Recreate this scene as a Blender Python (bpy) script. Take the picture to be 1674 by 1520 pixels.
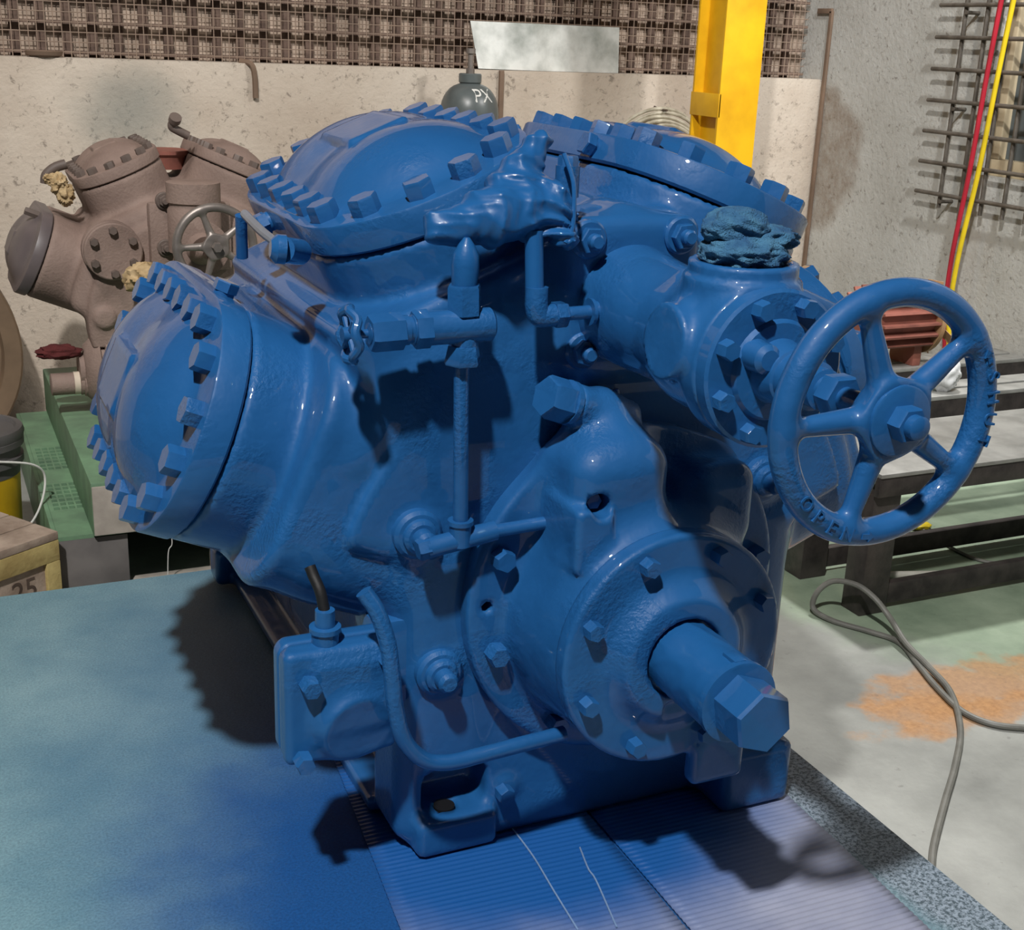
import bpy, bmesh, math, random
import numpy as np
from math import sin, cos, pi, radians, hypot, atan2, sqrt
from mathutils import Vector, Matrix, Euler, noise

random.seed(7)
for o in list(bpy.data.objects):
    bpy.data.objects.remove(o, do_unlink=True)
scene = bpy.context.scene
col = scene.collection

# ------------------------------------------------------------------ camera
FPX, CX, CY = 2100.0, 837.0, 760.0
YAW, PITCH, ROLL = radians(25.1), radians(18.4), .04
CAM = np.array([0, 0, 1.6])
_R0 = np.array([cos(YAW), -sin(YAW), 0])
_F = np.array([sin(YAW) * cos(PITCH), cos(YAW) * cos(PITCH), -sin(PITCH)])
_U0 = np.cross(_R0, _F)
_R = _R0 * cos(ROLL) + _U0 * sin(ROLL)
_U = _U0 * cos(ROLL) - _R0 * sin(ROLL)
cd = bpy.data.cameras.new('camera')
cam = bpy.data.objects.new('camera', cd)
col.objects.link(cam)
cd.sensor_fit = 'HORIZONTAL'
cd.sensor_width = 36.0
cd.lens = FPX * 36.0 / 1674.0
cd.clip_start = .02
m = Matrix.Identity(4)
for i in range(3):
    m[i][0], m[i][1], m[i][2], m[i][3] = _R[i], _U[i], -_F[i], CAM[i]
cam.matrix_world = m
scene.camera = cam


def _ray(x, y):
    return _F * FPX + _R * (x - CX) - _U * (y - CY)


def WY(x, y, Y):
    """point of the place that stands at distance Y"""
    v = _ray(x, y)
    return Vector(CAM + v * (Y - CAM[1]) / v[1])


def WZ(x, y, z):
    v = _ray(x, y)
    return Vector(CAM + v * (z - CAM[2]) / v[2])


def WX(x, y, X):
    v = _ray(x, y)
    return Vector(CAM + v * (X - CAM[0]) / v[0])


# ------------------------------------------------------------------ world, lights, exposure
world = bpy.data.worlds.new('hall')
scene.world = world
world.use_nodes = True
bg = world.node_tree.nodes['Background']
bg.inputs[0].default_value = (.75, .85, 1.0, 1)
bg.inputs[1].default_value = .012

vs = scene.view_settings
vs.view_transform = 'Standard'
vs.look = 'None'
vs.exposure = 0.0
vs.gamma = 1.0
vs.use_curve_mapping = False


def lamp(name, loc, power, radius, color=(1, 1, 1)):
    ld = bpy.data.lights.new(name, 'POINT')
    ld.energy = power
    ld.shadow_soft_size = radius
    ld.color = color
    o = bpy.data.objects.new(name, ld)
    o.location = loc
    col.objects.link(o)
    return o


def spot(name, loc, target, power, radius, angle, blend, color=(1, 1, 1)):
    ld = bpy.data.lights.new(name, 'SPOT')
    ld.energy = power
    ld.shadow_soft_size = radius
    ld.spot_size = radians(angle)
    ld.spot_blend = blend
    ld.color = color
    o = bpy.data.objects.new(name, ld)
    o.location = loc
    o.rotation_euler = (Vector(target) - Vector(loc)).to_track_quat('-Z', 'Y').to_euler()
    col.objects.link(o)
    return o


lamp('glint_lamp', (-.9, .2, 3.6), 7, .016, (1.0, .93, .88))  # unseen small lamp added only for glints on the wet paint
lamp('glint_lamp', (1.9, -1.1, 4.2), 10, .016, (1.0, .95, .95))  # second added lamp for paint glints, other side
lamp('ceiling_floodlight', (-1.35, -.9, 6.0), 1750, .14, (1.0, .97, .94))
spot('wall_floodlight', (4.0, 2.6, 3.3), (2.8, 5.5, 1.1), 210, .12, 78, .6, (1.0, .97, .95))
spot('right_wall_fill', (2.2, 1.0, 5.2), (4.25, 4.0, 1.25), 760, .12, 40, .5, (1.0, 1.0, 1.0))  # fill spot added to brighten the right wall
spot('right_floor_fill', (3.7, 4.4, 5.2), (3.15, 2.3, 0), 1050, .15, 37, .35, (1.0, .98, .95))  # fill spot added to brighten the right floor, direction suits the bench shadows
spot('corner_floodlight', (-.6, 2.6, 4.6), (.6, 5.4, 1.0), 150, .15, 62, .6, (1.0, .9, .82))

# ------------------------------------------------------------------ materials


def sl(c):
    """sRGB 0-255 to linear"""
    return tuple(((v / 255) / 12.92 if v / 255 <= .04045 else ((v / 255 + .055) / 1.055) ** 2.4) for v in c) + (1,)


def newmat(name):
    mt = bpy.data.materials.new(name)
    mt.use_nodes = True
    nt = mt.node_tree
    p = nt.nodes['Principled BSDF']
    return mt, nt, p


def N(nt, kind, **kw):
    n = nt.nodes.new(kind)
    for k, v in kw.items():
        if k in n.inputs:
            n.inputs[k].default_value = v
        else:
            setattr(n, k, v)
    return n


def ramp(nt, fac, stops):
    r = nt.nodes.new('ShaderNodeValToRGB')
    el = r.color_ramp.elements
    while len(el) < len(stops):
        el.new(.5)
    for e, (p, c) in zip(el, stops):
        e.position = p
        e.color = c
    nt.links.new(fac, r.inputs[0])
    return r


def mixc(nt, fac, a, b):
    mx = nt.nodes.new('ShaderNodeMix')
    mx.data_type = 'RGBA'
    for sock, v in ((mx.inputs[0], fac), (mx.inputs[6], a), (mx.inputs[7], b)):
        if hasattr(v, 'links') or hasattr(v, 'is_linked'):
            nt.links.new(v, sock)
        else:
            sock.default_value = v
    return mx.outputs[2]


def math_(nt, op, a, b=None, clamp=False):
    mx = nt.nodes.new('ShaderNodeMath')
    mx.operation = op
    mx.use_clamp = clamp
    for sock, v in ((mx.inputs[0], a), (mx.inputs[1], b)):
        if v is None:
            continue
        if hasattr(v, 'is_linked'):
            nt.links.new(v, sock)
        else:
            sock.default_value = v
    return mx.outputs[0]


def position(nt):
    return nt.nodes.new('ShaderNodeNewGeometry').outputs['Position']


def noise_(nt, scale, detail=4, rough=.55, vec=None, dist=0):
    n = N(nt, 'ShaderNodeTexNoise')
    n.inputs['Scale'].default_value = scale
    n.inputs['Detail'].default_value = detail
    n.inputs['Roughness'].default_value = rough
    n.inputs['Distortion'].default_value = dist
    nt.links.new(vec if vec is not None else position(nt), n.inputs['Vector'])
    return n.outputs['Fac']


def bump(nt, p, h, strength, dist=.01):
    b = nt.nodes.new('ShaderNodeBump')
    b.inputs['Strength'].default_value = strength
    b.inputs['Distance'].default_value = dist
    nt.links.new(h, b.inputs['Height'])
    nt.links.new(b.outputs[0], p.inputs['Normal'])


def simple(name, rgb, rough=.5, metal=0., var=.12, vscale=6., bmp=0., bscale=60., rgb2=None, coat=0.):
    mt, nt, p = newmat(name)
    c = sl(rgb)
    c2 = sl(rgb2) if rgb2 else tuple(v * (1 - var * 2.2) for v in c[:3]) + (1,)
    n = noise_(nt, vscale, 5)
    r = ramp(nt, n, [(.35, c2), (.62, c)])
    nt.links.new(r.outputs[0], p.inputs['Base Color'])
    p.inputs['Roughness'].default_value = rough
    p.inputs['Metallic'].default_value = metal
    if coat:
        p.inputs['Coat Weight'].default_value = coat
        p.inputs['Coat Roughness'].default_value = .05
    if bmp:
        bump(nt, p, noise_(nt, bscale, 3), bmp, .004)
    return mt


M = {}


def blue_paint(name, peel=.38, rough=.5, coat=.8):
    mt, nt, p = newmat(name)
    n = noise_(nt, 5, 4)
    r = ramp(nt, n, [(.3, sl((25, 82, 137))), (.7, sl((31, 91, 148)))])
    nt.links.new(r.outputs[0], p.inputs['Base Color'])
    p.inputs['Roughness'].default_value = rough
    p.inputs['Specular IOR Level'].default_value = .25
    p.inputs['Coat Weight'].default_value = coat
    p.inputs['Coat Roughness'].default_value = .025
    p.inputs['Coat IOR'].default_value = 1.45
    a = noise_(nt, 150, 2)
    b = noise_(nt, 26, 3)
    sp = ramp(nt, noise_(nt, 9, 2), [(.50, (0, 0, 0, 1)), (.66, (1, 1, 1, 1))])
    h = math_(nt, 'ADD', math_(nt, 'MULTIPLY', math_(nt, 'MULTIPLY', a, sp.outputs[0]), 1.15), math_(nt, 'MULTIPLY', b, .8))
    bump(nt, p, h, peel, .006)
    return mt


M['blue'] = blue_paint('glossy_blue_enamel')
M['wrap'] = blue_paint('blue_painted_plastic_film', .12, .4, .4)
M['bluerag'] = simple('paint_soaked_cloth', (66, 118, 152), .95, rgb2=(36, 84, 126), vscale=32, bmp=1., bscale=420)
M['black'] = simple('black_void', (8, 10, 14), .6)
M['rubber'] = simple('dark_rubber', (16, 16, 18), .6, bmp=.2)
M['steel'] = simple('worn_steel', (146, 138, 132), .45, .55, vscale=18)
M['darksteel'] = simple('dark_mill_steel', (74, 68, 66), .5, .4, vscale=14, bmp=.2, rgb2=(48, 44, 44))
M['benchtop'] = simple('pale_bench_steel', (150, 150, 146), .45, .2, vscale=9, rgb2=(122, 122, 118))
M['primer'] = simple('taupe_primer', (144, 124, 114), .75, vscale=7, bmp=.5, bscale=120, rgb2=(124, 105, 96))
M['primerbolt'] = simple('dark_primer_bolt', (106, 93, 86), .6)
M['stepgrey'] = simple('grey_step_paint', (112, 108, 106), .7, vscale=6, rgb2=(90, 87, 86))
M['torn'] = simple('torn_paper_edge', (120, 150, 190), .8)
M['clearhose'] = simple('grey_hose', (120, 128, 140), .3)
M['greycover'] = simple('grey_plastic_sheet', (112, 102, 102), .42, vscale=5, rgb2=(92, 84, 85))
M['greenpaint'] = simple('pale_green_paint', (112, 148, 116), .55, vscale=9, rgb2=(94, 122, 98), bmp=.2)
M['whiteface'] = simple('chalky_white_paint', (178, 170, 160), .7, vscale=12, rgb2=(150, 143, 134))
M['yellow'] = simple('yellow_column_paint', (238, 184, 22), .45, vscale=5, rgb2=(214, 158, 14))
M['galv'] = simple('galvanised_sheet', (222, 226, 222), .4, .1, vscale=7, rgb2=(160, 166, 160))
M['cylgrey'] = simple('grey_cylinder_paint', (96, 104, 104), .35, vscale=7, rgb2=(84, 90, 90))
M['white'] = simple('white_marks', (225, 225, 220), .7)
M['paper'] = simple('white_paper', (220, 222, 222), .9, vscale=20)
M['redcloth'] = simple('maroon_cloth', (92, 34, 34), .9, vscale=30, bmp=.6, bscale=200)
M['foam'] = simple('yellowed_masking_paper', (196, 172, 132), .8, vscale=22, rgb2=(150, 124, 84), bmp=.5)
M['pailgrey'] = simple('grey_pail_plastic', (88, 86, 86), .5)
M['pailyellow'] = simple('yellow_pail_label', (212, 172, 20), .5)
M['wood'] = simple('yellow_washed_wood', (196, 178, 118), .8, vscale=10, rgb2=(158, 136, 84), bmp=.5)
M['woodtop'] = simple('grey_weathered_wood', (176, 158, 142), .85, vscale=9, rgb2=(130, 112, 98), bmp=.5)
M['motor'] = simple('red_oxide_motor_paint', (150, 92, 78), .6, vscale=10, rgb2=(122, 74, 64))
M['fan'] = simple('tan_fan_plastic', (164, 128, 92), .6)
M['redhose'] = simple('red_air_hose', (176, 34, 52), .45)
M['yellowhose'] = simple('yellow_air_hose', (224, 196, 30), .45)
M['cable'] = simple('grey_cable', (112, 112, 106), .5, vscale=20)
M['pvc'] = simple('off_white_pipe', (190, 188, 178), .5)
M['iron'] = simple('rusty_iron_bar', (94, 78, 68), .7, .2, vscale=20, rgb2=(68, 56, 50))
M['grille'] = simple('grey_iron_bar', (110, 104, 96), .6, .3, vscale=20, rgb2=(86, 80, 72))
M['flywheel'] = simple('tan_flywheel_paint', (134, 112, 90), .6, vscale=6)
M['strap'] = simple('brown_strap', (128, 106, 88), .8)
M['coil'] = simple('pale_coiled_hose', (196, 190, 170), .5, vscale=20, rgb2=(160, 152, 132))
M['frame'] = simple('cream_window_frame', (206, 190, 158), .7)
M['pane'] = simple('dusty_glass', (90, 98, 100), .25, vscale=8)
M['slat'] = simple('dusty_brown_slat', (114, 94, 83), .85, vscale=25, rgb2=(88, 71, 62))
M['tape'] = simple('beige_masking_tape', (220, 205, 185), .7)


def wall_material(name, c1, c2, extra=None):
    mt, nt, p = newmat(name)
    r = ramp(nt, noise_(nt, 2.2, 6, .6), [(.3, sl(c2)), (.66, sl(c1))])
    speck = ramp(nt, noise_(nt, 34, 5, .7, dist=.4), [(.57, (0, 0, 0, 1)), (.68, (1, 1, 1, 1))])
    base = mixc(nt, math_(nt, 'MULTIPLY', speck.outputs[0], .6), r.outputs[0], sl((98, 88, 78)))
    if extra:
        base = extra(nt, base)
    nt.links.new(base, p.inputs['Base Color'])
    p.inputs['Roughness'].default_value = .9
    bump(nt, p, noise_(nt, 40, 6, .65), .5, .01)
    return mt


def dist_mask(nt, centre, radii, soft, nscale, namp):
    """1 inside a blotch around a world point, with a ragged edge"""
    sub = nt.nodes.new('ShaderNodeVectorMath')
    sub.operation = 'SUBTRACT'
    nt.links.new(position(nt), sub.inputs[0])
    sub.inputs[1].default_value = centre
    dv = nt.nodes.new('ShaderNodeVectorMath')
    dv.operation = 'DIVIDE'
    nt.links.new(sub.outputs[0], dv.inputs[0])
    dv.inputs[1].default_value = radii
    ln = nt.nodes.new('ShaderNodeVectorMath')
    ln.operation = 'LENGTH'
    nt.links.new(dv.outputs[0], ln.inputs[0])
    n = math_(nt, 'MULTIPLY', math_(nt, 'SUBTRACT', noise_(nt, nscale, 5), .5), namp)
    d = math_(nt, 'ADD', ln.outputs['Value'], n)
    mr = nt.nodes.new('ShaderNodeMapRange')
    mr.interpolation_type = 'SMOOTHSTEP'
    nt.links.new(d, mr.inputs[0])
    mr.inputs[1].default_value = 1 - soft
    mr.inputs[2].default_value = 1 + soft
    mr.inputs[3].default_value = 1
    mr.inputs[4].default_value = 0
    return mr.outputs[0]


def wall_overspray(nt, base):
    b = WY(215, 185, 5.4)
    k = dist_mask(nt, b, (.16, 1, .14), .9, 6, 1.2)
    return mixc(nt, math_(nt, 'MULTIPLY', k, .55), base, sl((110, 124, 122)))


def wall_damp(nt, base):
    b = WX(1365, 260, 4.19)
    k = dist_mask(nt, (b.x, b.y + .12, b.z), (1, .36, .36), .12, 5, .5)
    nz = ramp(nt, noise_(nt, 12, 6, .7), [(.3, (.25, .25, .25, 1)), (.7, (.85, .85, .85, 1))])
    return mixc(nt, math_(nt, 'MULTIPLY', k, nz.outputs[0]), base, sl((128, 110, 92)))


M['wall_back'] = wall_material('tan_plaster', (210, 199, 184), (188, 174, 158), wall_overspray)
M['wall_right'] = wall_material('grey_plaster', (194, 195, 190), (172, 171, 164), wall_damp)
M['wall_upper'] = simple('dusty_upper_wall', (196, 176, 158), .9, vscale=3, rgb2=(164, 146, 130))
M['wire'] = simple('dusty_wire', (150, 130, 114), .8)


def floor_mat():
    mt, nt, p = newmat('stained_shop_floor')
    conc = ramp(nt, noise_(nt, 3, 8, .62), [(.3, sl((118, 120, 116))), (.7, sl((160, 162, 157)))])
    grn = ramp(nt, noise_(nt, 5, 6, .6), [(.3, sl((112, 130, 110))), (.7, sl((150, 166, 144)))])
    k = dist_mask(nt, (3.25, 3.2, 0), (1.05, 1.15, 1), .12, 3.5, .5)
    base = mixc(nt, k, conc.outputs[0], grn.outputs[0])
    for px, rr in (((1590, 1120), (.30, .12, 1)), ((1510, 1160), (.16, .08, 1)), ((1610, 1165), (.3, .06, 1))):
        b = WZ(px[0], px[1], 0)
        kk = dist_mask(nt, b, rr, .3, 9, 2.4)
        saw = ramp(nt, noise_(nt, 60, 5, .7), [(.3, sl((148, 104, 62))), (.7, sl((184, 138, 88)))])
        base = mixc(nt, math_(nt, 'MULTIPLY', kk, .75), base, saw.outputs[0])
    spots = ramp(nt, noise_(nt, 26, 4, .6), [(.66, (0, 0, 0, 1)), (.74, (1, 1, 1, 1))])
    base = mixc(nt, math_(nt, 'MULTIPLY', spots.outputs[0], .4), base, sl((70, 68, 64)))
    nt.links.new(base, p.inputs['Base Color'])
    p.inputs['Roughness'].default_value = .5
    bump(nt, p, noise_(nt, 60, 6), .15, .005)
    return mt


M['floor'] = floor_mat()


def platform_mat():
    mt, nt, p = newmat('green_grey_platform_with_blue_overspray')
    base = ramp(nt, noise_(nt, 4, 8, .6), [(.3, sl((112, 154, 162))), (.7, sl((142, 178, 186)))]).outputs[0]
    k1 = dist_mask(nt, (.70, 1.95, .4), (.62, 1.0, 1), .55, 4, .9)
    base = mixc(nt, math_(nt, 'MULTIPLY', k1, .58), base, sl((58, 108, 152)))
    k2 = dist_mask(nt, (.62, 1.50, .4), (.40, .52, 1), .40, 6, .6)
    base = mixc(nt, k2, base, sl((22, 82, 146)))
    fine = ramp(nt, noise_(nt, 260, 3, .7), [(.36, sl((60, 70, 90))), (.62, (1, 1, 1, 1))])
    mx = nt.nodes.new('ShaderNodeMix')
    mx.data_type = 'RGBA'
    mx.blend_type = 'MULTIPLY'
    mx.inputs[0].default_value = .35
    nt.links.new(base, mx.inputs[6])
    nt.links.new(fine.outputs[0], mx.inputs[7])
    # bare speckled strip along the right edge
    k3 = dist_mask(nt, (1.33, 1.45, .4), (.10, .5, 1), .2, 5, .4)
    sp = ramp(nt, noise_(nt, 150, 3, .8), [(.42, sl((52, 60, 72))), (.56, sl((168, 180, 196)))])
    fin = mixc(nt, math_(nt, 'MULTIPLY', k3, .8), mx.outputs[2], sp.outputs[0])
    nt.links.new(fin, p.inputs['Base Color'])
    p.inputs['Roughness'].default_value = .5
    bump(nt, p, noise_(nt, 90, 6, .6), .25, .004)
    return mt


M['platform'] = platform_mat()


def cardboard_mat():
    mt, nt, p = newmat('corrugated_cardboard_with_blue_overspray')
    base = ramp(nt, noise_(nt, 7, 6, .6), [(.3, sl((138, 144, 168))), (.7, sl((166, 170, 190)))]).outputs[0]
    k2 = dist_mask(nt, (.78, 1.68, .4), (.45, .40, 1), .32, 6, .35)
    base = mixc(nt, k2, base, sl((22, 82, 148)))
    nt.links.new(base, p.inputs['Base Color'])
    p.inputs['Roughness'].default_value = .42
    bump(nt, p, noise_(nt, 120, 4), .15, .003)
    return mt


M['cardboard'] = cardboard_mat()

# ------------------------------------------------------------------ object helpers


def wo(o):
    p = Vector(o.location)
    while o.parent:
        o = o.parent
        p = o.matrix_basis @ p
    return p


def link(name, mesh, mat=None, parent=None, loc=(0, 0, 0), rot=None, scale=None, local=False):
    o = bpy.data.objects.new(name, mesh)
    col.objects.link(o)
    if mesh is not None and mat is not None and not mesh.materials:
        mesh.materials.append(M[mat] if isinstance(mat, str) else mat)
    loc = Vector(loc)
    if parent is not None:
        o.parent = parent
        if not local:
            loc = loc - wo(parent)
    o.location = loc
    if rot is not None:
        o.rotation_euler = rot.to_euler() if isinstance(rot, (Matrix,)) else rot
    if scale is not None:
        o.scale = (scale,) * 3 if isinstance(scale, (int, float)) else scale
    return o


def tag(o, label=None, cat=None, group=None, kind=None):
    if label:
        o['label'] = label
    if cat:
        o['category'] = cat
    if group:
        o['group'] = group
    if kind:
        o['kind'] = kind
    return o


def thing(name, label, cat, loc, group=None):
    o = bpy.data.objects.new(name, None)
    o.empty_display_size = .05
    col.objects.link(o)
    o.location = loc
    return tag(o, label, cat, group)


def mesh_from(verts, faces, smooth=True, name='mesh', auto=None):
    me = bpy.data.meshes.new(name)
    me.from_pydata([tuple(map(float, v)) for v in verts], [], [tuple(int(i) for i in f) for f in faces])
    me.update()
    me.polygons.foreach_set('use_smooth', [bool(smooth)] * len(me.polygons))
    if auto is not None and smooth:
        bm = bmesh.new()
        bm.from_mesh(me)
        for e in bm.edges:
            if len(e.link_faces) == 2 and e.calc_face_angle(0) > auto:
                e.smooth = False
        bm.to_mesh(me)
        bm.free()
    return me


def part(name, vf, mat, parent=None, smooth=True, auto=radians(35), origin=None):
    """vf = (verts, faces) in world coordinates"""
    v, f = vf
    v = np.asarray(v, float)
    if origin is None:
        lo, hi = v.min(0), v.max(0)
        origin = np.array([(lo[0] + hi[0]) / 2, (lo[1] + hi[1]) / 2, lo[2]])
    me = mesh_from(v - np.asarray(origin), f, smooth, name, auto)
    return link(name, me, mat, parent, origin)


def join(*vfs):
    V, F, n = [], [], 0
    for v, f in vfs:
        V += [tuple(p) for p in v]
        F += [tuple(i + n for i in q) for q in f]
        n += len(v)
    return V, F


def box(lo, hi, bev=0.0):
    lo, hi = Vector(lo), Vector(hi)
    bm = bmesh.new()
    bmesh.ops.create_cube(bm, size=1)
    for v in bm.verts:
        v.co = Vector(((lo[i] + hi[i]) / 2 + v.co[i] * (hi[i] - lo[i])) for i in range(3))
    if bev > 0:
        bmesh.ops.bevel(bm, geom=bm.edges[:], offset=bev, segments=2, affect='EDGES', profile=.6)
    bm.verts.index_update()
    r = ([v.co.copy() for v in bm.verts], [[v.index for v in f.verts] for f in bm.faces])
    bm.free()
    return r


def xform(vf, mat):
    return [mat @ Vector(v) for v in vf[0]], vf[1]


def rotz(vf, ang, c):
    c = Vector(c)
    return xform(vf, Matrix.Translation(c) @ Matrix.Rotation(ang, 4, 'Z') @ Matrix.Translation(-c))


def frame_of(d):
    d = Vector(d).normalized()
    a = Vector((0, 0, 1)) if abs(d.z) < .95 else Vector((1, 0, 0))
    u = d.cross(a).normalized()
    w = u.cross(d).normalized()
    return u, w, d


def lathe(a, d, prof, seg=32, rot0=0.0, caps=True):
    """profile [(axial, radius)] turned about the axis from point a along d"""
    a = Vector(a)
    u, w, d = frame_of(d)
    V, F = [], []
    for (s, r) in prof:
        for k in range(seg):
            t = 2 * pi * k / seg + rot0
            V.append(a + d * s + u * (r * cos(t)) + w * (r * sin(t)))
    for i in range(len(prof) - 1):
        for k in range(seg):
            k2 = (k + 1) % seg
            F.append((i * seg + k, i * seg + k2, (i + 1) * seg + k2, (i + 1) * seg + k))
    if caps:
        F.append(tuple(range(seg))[::-1])
        F.append(tuple((len(prof) - 1) * seg + k for k in range(seg)))
    return V, F


def cyl(a, b, r, seg=24, bev=.0):
    a, b = Vector(a), Vector(b)
    L = (b - a).length
    if bev:
        return lathe(a, b - a, [(0, r - bev), (bev, r), (L - bev, r), (L, r - bev)], seg)
    return lathe(a, b - a, [(0, r), (L, r)], seg)


def hexa(a, b, r, ch=.12, rot0=0.0):
    a, b = Vector(a), Vector(b)
    L = (b - a).length
    return lathe(a, b - a, [(0, r), (L * (1 - ch * 1.6), r), (L, r * (1 - ch))], 6, rot0)


def spline(pts, n=8, closed=False):
    P = [Vector(p) for p in pts]
    out = []
    m = len(P)
    rng = range(m if closed else m - 1)
    for i in rng:
        p0 = P[(i - 1) % m] if closed or i > 0 else P[i] * 2 - P[i + 1]
        p1, p2 = P[i], P[(i + 1) % m]
        p3 = P[(i + 2) % m] if closed or i + 2 < m else P[i + 1] * 2 - P[i]
        for k in range(n):
            t = k / n
            out.append(.5 * ((2 * p1) + (p2 - p0) * t + (2 * p0 - 5 * p1 + 4 * p2 - p3) * t * t + (3 * p1 - p0 - 3 * p2 + p3) * t ** 3))
    if not closed:
        out.append(P[-1])
    return out


def tube(pts, r, seg=12, closed=False, smooth=8, radii=None):
    P = spline(pts, smooth, closed) if smooth else [Vector(p) for p in pts]
    m = len(P)
    V, F = [], []
    u = None
    for i in range(m):
        if closed:
            d = (P[(i + 1) % m] - P[i - 1]).normalized()
        else:
            d = (P[min(i + 1, m - 1)] - P[max(i - 1, 0)]).normalized()
        if u is None:
            u, w, _ = frame_of(d)
        else:
            u = (u - d * u.dot(d)).normalized()
            w = d.cross(u) * -1
            w = u.cross(d)
        rr = r if radii is None else radii[min(int(i * len(radii) / m), len(radii) - 1)]
        for k in range(seg):
            t = 2 * pi * k / seg
            V.append(P[i] + u * (rr * cos(t)) + w * (rr * sin(t)))
    for i in range(m if closed else m - 1):
        j = (i + 1) % m
        for k in range(seg):
            k2 = (k + 1) % seg
            F.append((i * seg + k, i * seg + k2, j * seg + k2, j * seg + k))
    if not closed:
        F.append(tuple(range(seg))[::-1])
        F.append(tuple((m - 1) * seg + k for k in range(seg)))
    return V, F


def crumple(c, rad, seed, amp=.25, freq=3.0, nu=56, nv=36, sharp=True, pit=.7):
    """a crumpled lump of cloth, film or paper"""
    c = Vector(c)
    V, F = [], []
    off = Vector((seed * 7.3, seed * 3.1, seed * 5.7))
    for j in range(nv + 1):
        th = pi * j / nv
        for i in range(nu):
            ph = 2 * pi * i / nu
            d = Vector((sin(th) * cos(ph), sin(th) * sin(ph), cos(th)))
            n1 = noise.noise(d * freq + off)
            n2 = noise.noise(d * freq * 2.3 + off * 2)
            n3 = noise.noise(d * freq * 5 + off * 3)
            k = 1 + amp * ((1 - 2 * abs(n1)) * .9 + (.5 - abs(n2)) * pit + n3 * .15 * pit) if sharp else 1 + amp * (n1 + .5 * n2)
            V.append(c + Vector((d.x * rad[0], d.y * rad[1], d.z * rad[2])) * k)
    for j in range(nv):
        for i in range(nu):
            i2 = (i + 1) % nu
            F.append((j * nu + i, (j + 1) * nu + i, (j + 1) * nu + i2, j * nu + i2))
    return V, F


# ------------------------------------------------------------------ implicit castings


def L2(a, b):
    return np.sqrt(a * a + b * b)


def d_box(P, c, h, r=0.0):
    q = np.abs(P - np.array(c)) - (np.array(h) - r)
    return np.linalg.norm(np.maximum(q, 0), axis=1) + np.minimum(q.max(1), 0) - r


def d_cyl(P, a, b, r, rd=0.0, r2=None):
    """cylinder (or cone frustum with r2 at b)"""
    a, b = np.array(a, float), np.array(b, float)
    L = np.linalg.norm(b - a)
    d = (b - a) / L
    s = (P - a) @ d
    rad = np.linalg.norm(P - a - np.outer(s, d), axis=1)
    rr = r if r2 is None else r + (r2 - r) * np.clip(s / L, 0, 1)
    qx = rad - rr + rd
    qy = np.abs(s - L / 2) - L / 2 + rd
    return L2(np.maximum(qx, 0), np.maximum(qy, 0)) + np.minimum(np.maximum(qx, qy), 0) - rd


def d_cap(P, a, b, r, r2=None):
    a, b = np.array(a, float), np.array(b, float)
    ab = b - a
    t = np.clip(((P - a) @ ab) / (ab @ ab), 0, 1)
    rr = r if r2 is None else r + (r2 - r) * t
    return np.linalg.norm(P - a - np.outer(t, ab), axis=1) - rr


def d_ell(P, c, r):
    r = np.array(r, float)
    q = (P - np.array(c)) / r
    k = np.linalg.norm(q, axis=1)
    return (k - 1) * r.min() * (.6 + .4 * np.minimum(k, 1))


def smin(a, b, k):
    h = np.clip(.5 + .5 * (b - a) / k, 0, 1)
    return b + (a - b) * h - k * h * (1 - h)


def smax(a, b, k):
    return -smin(-a, -b, k)


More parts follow.
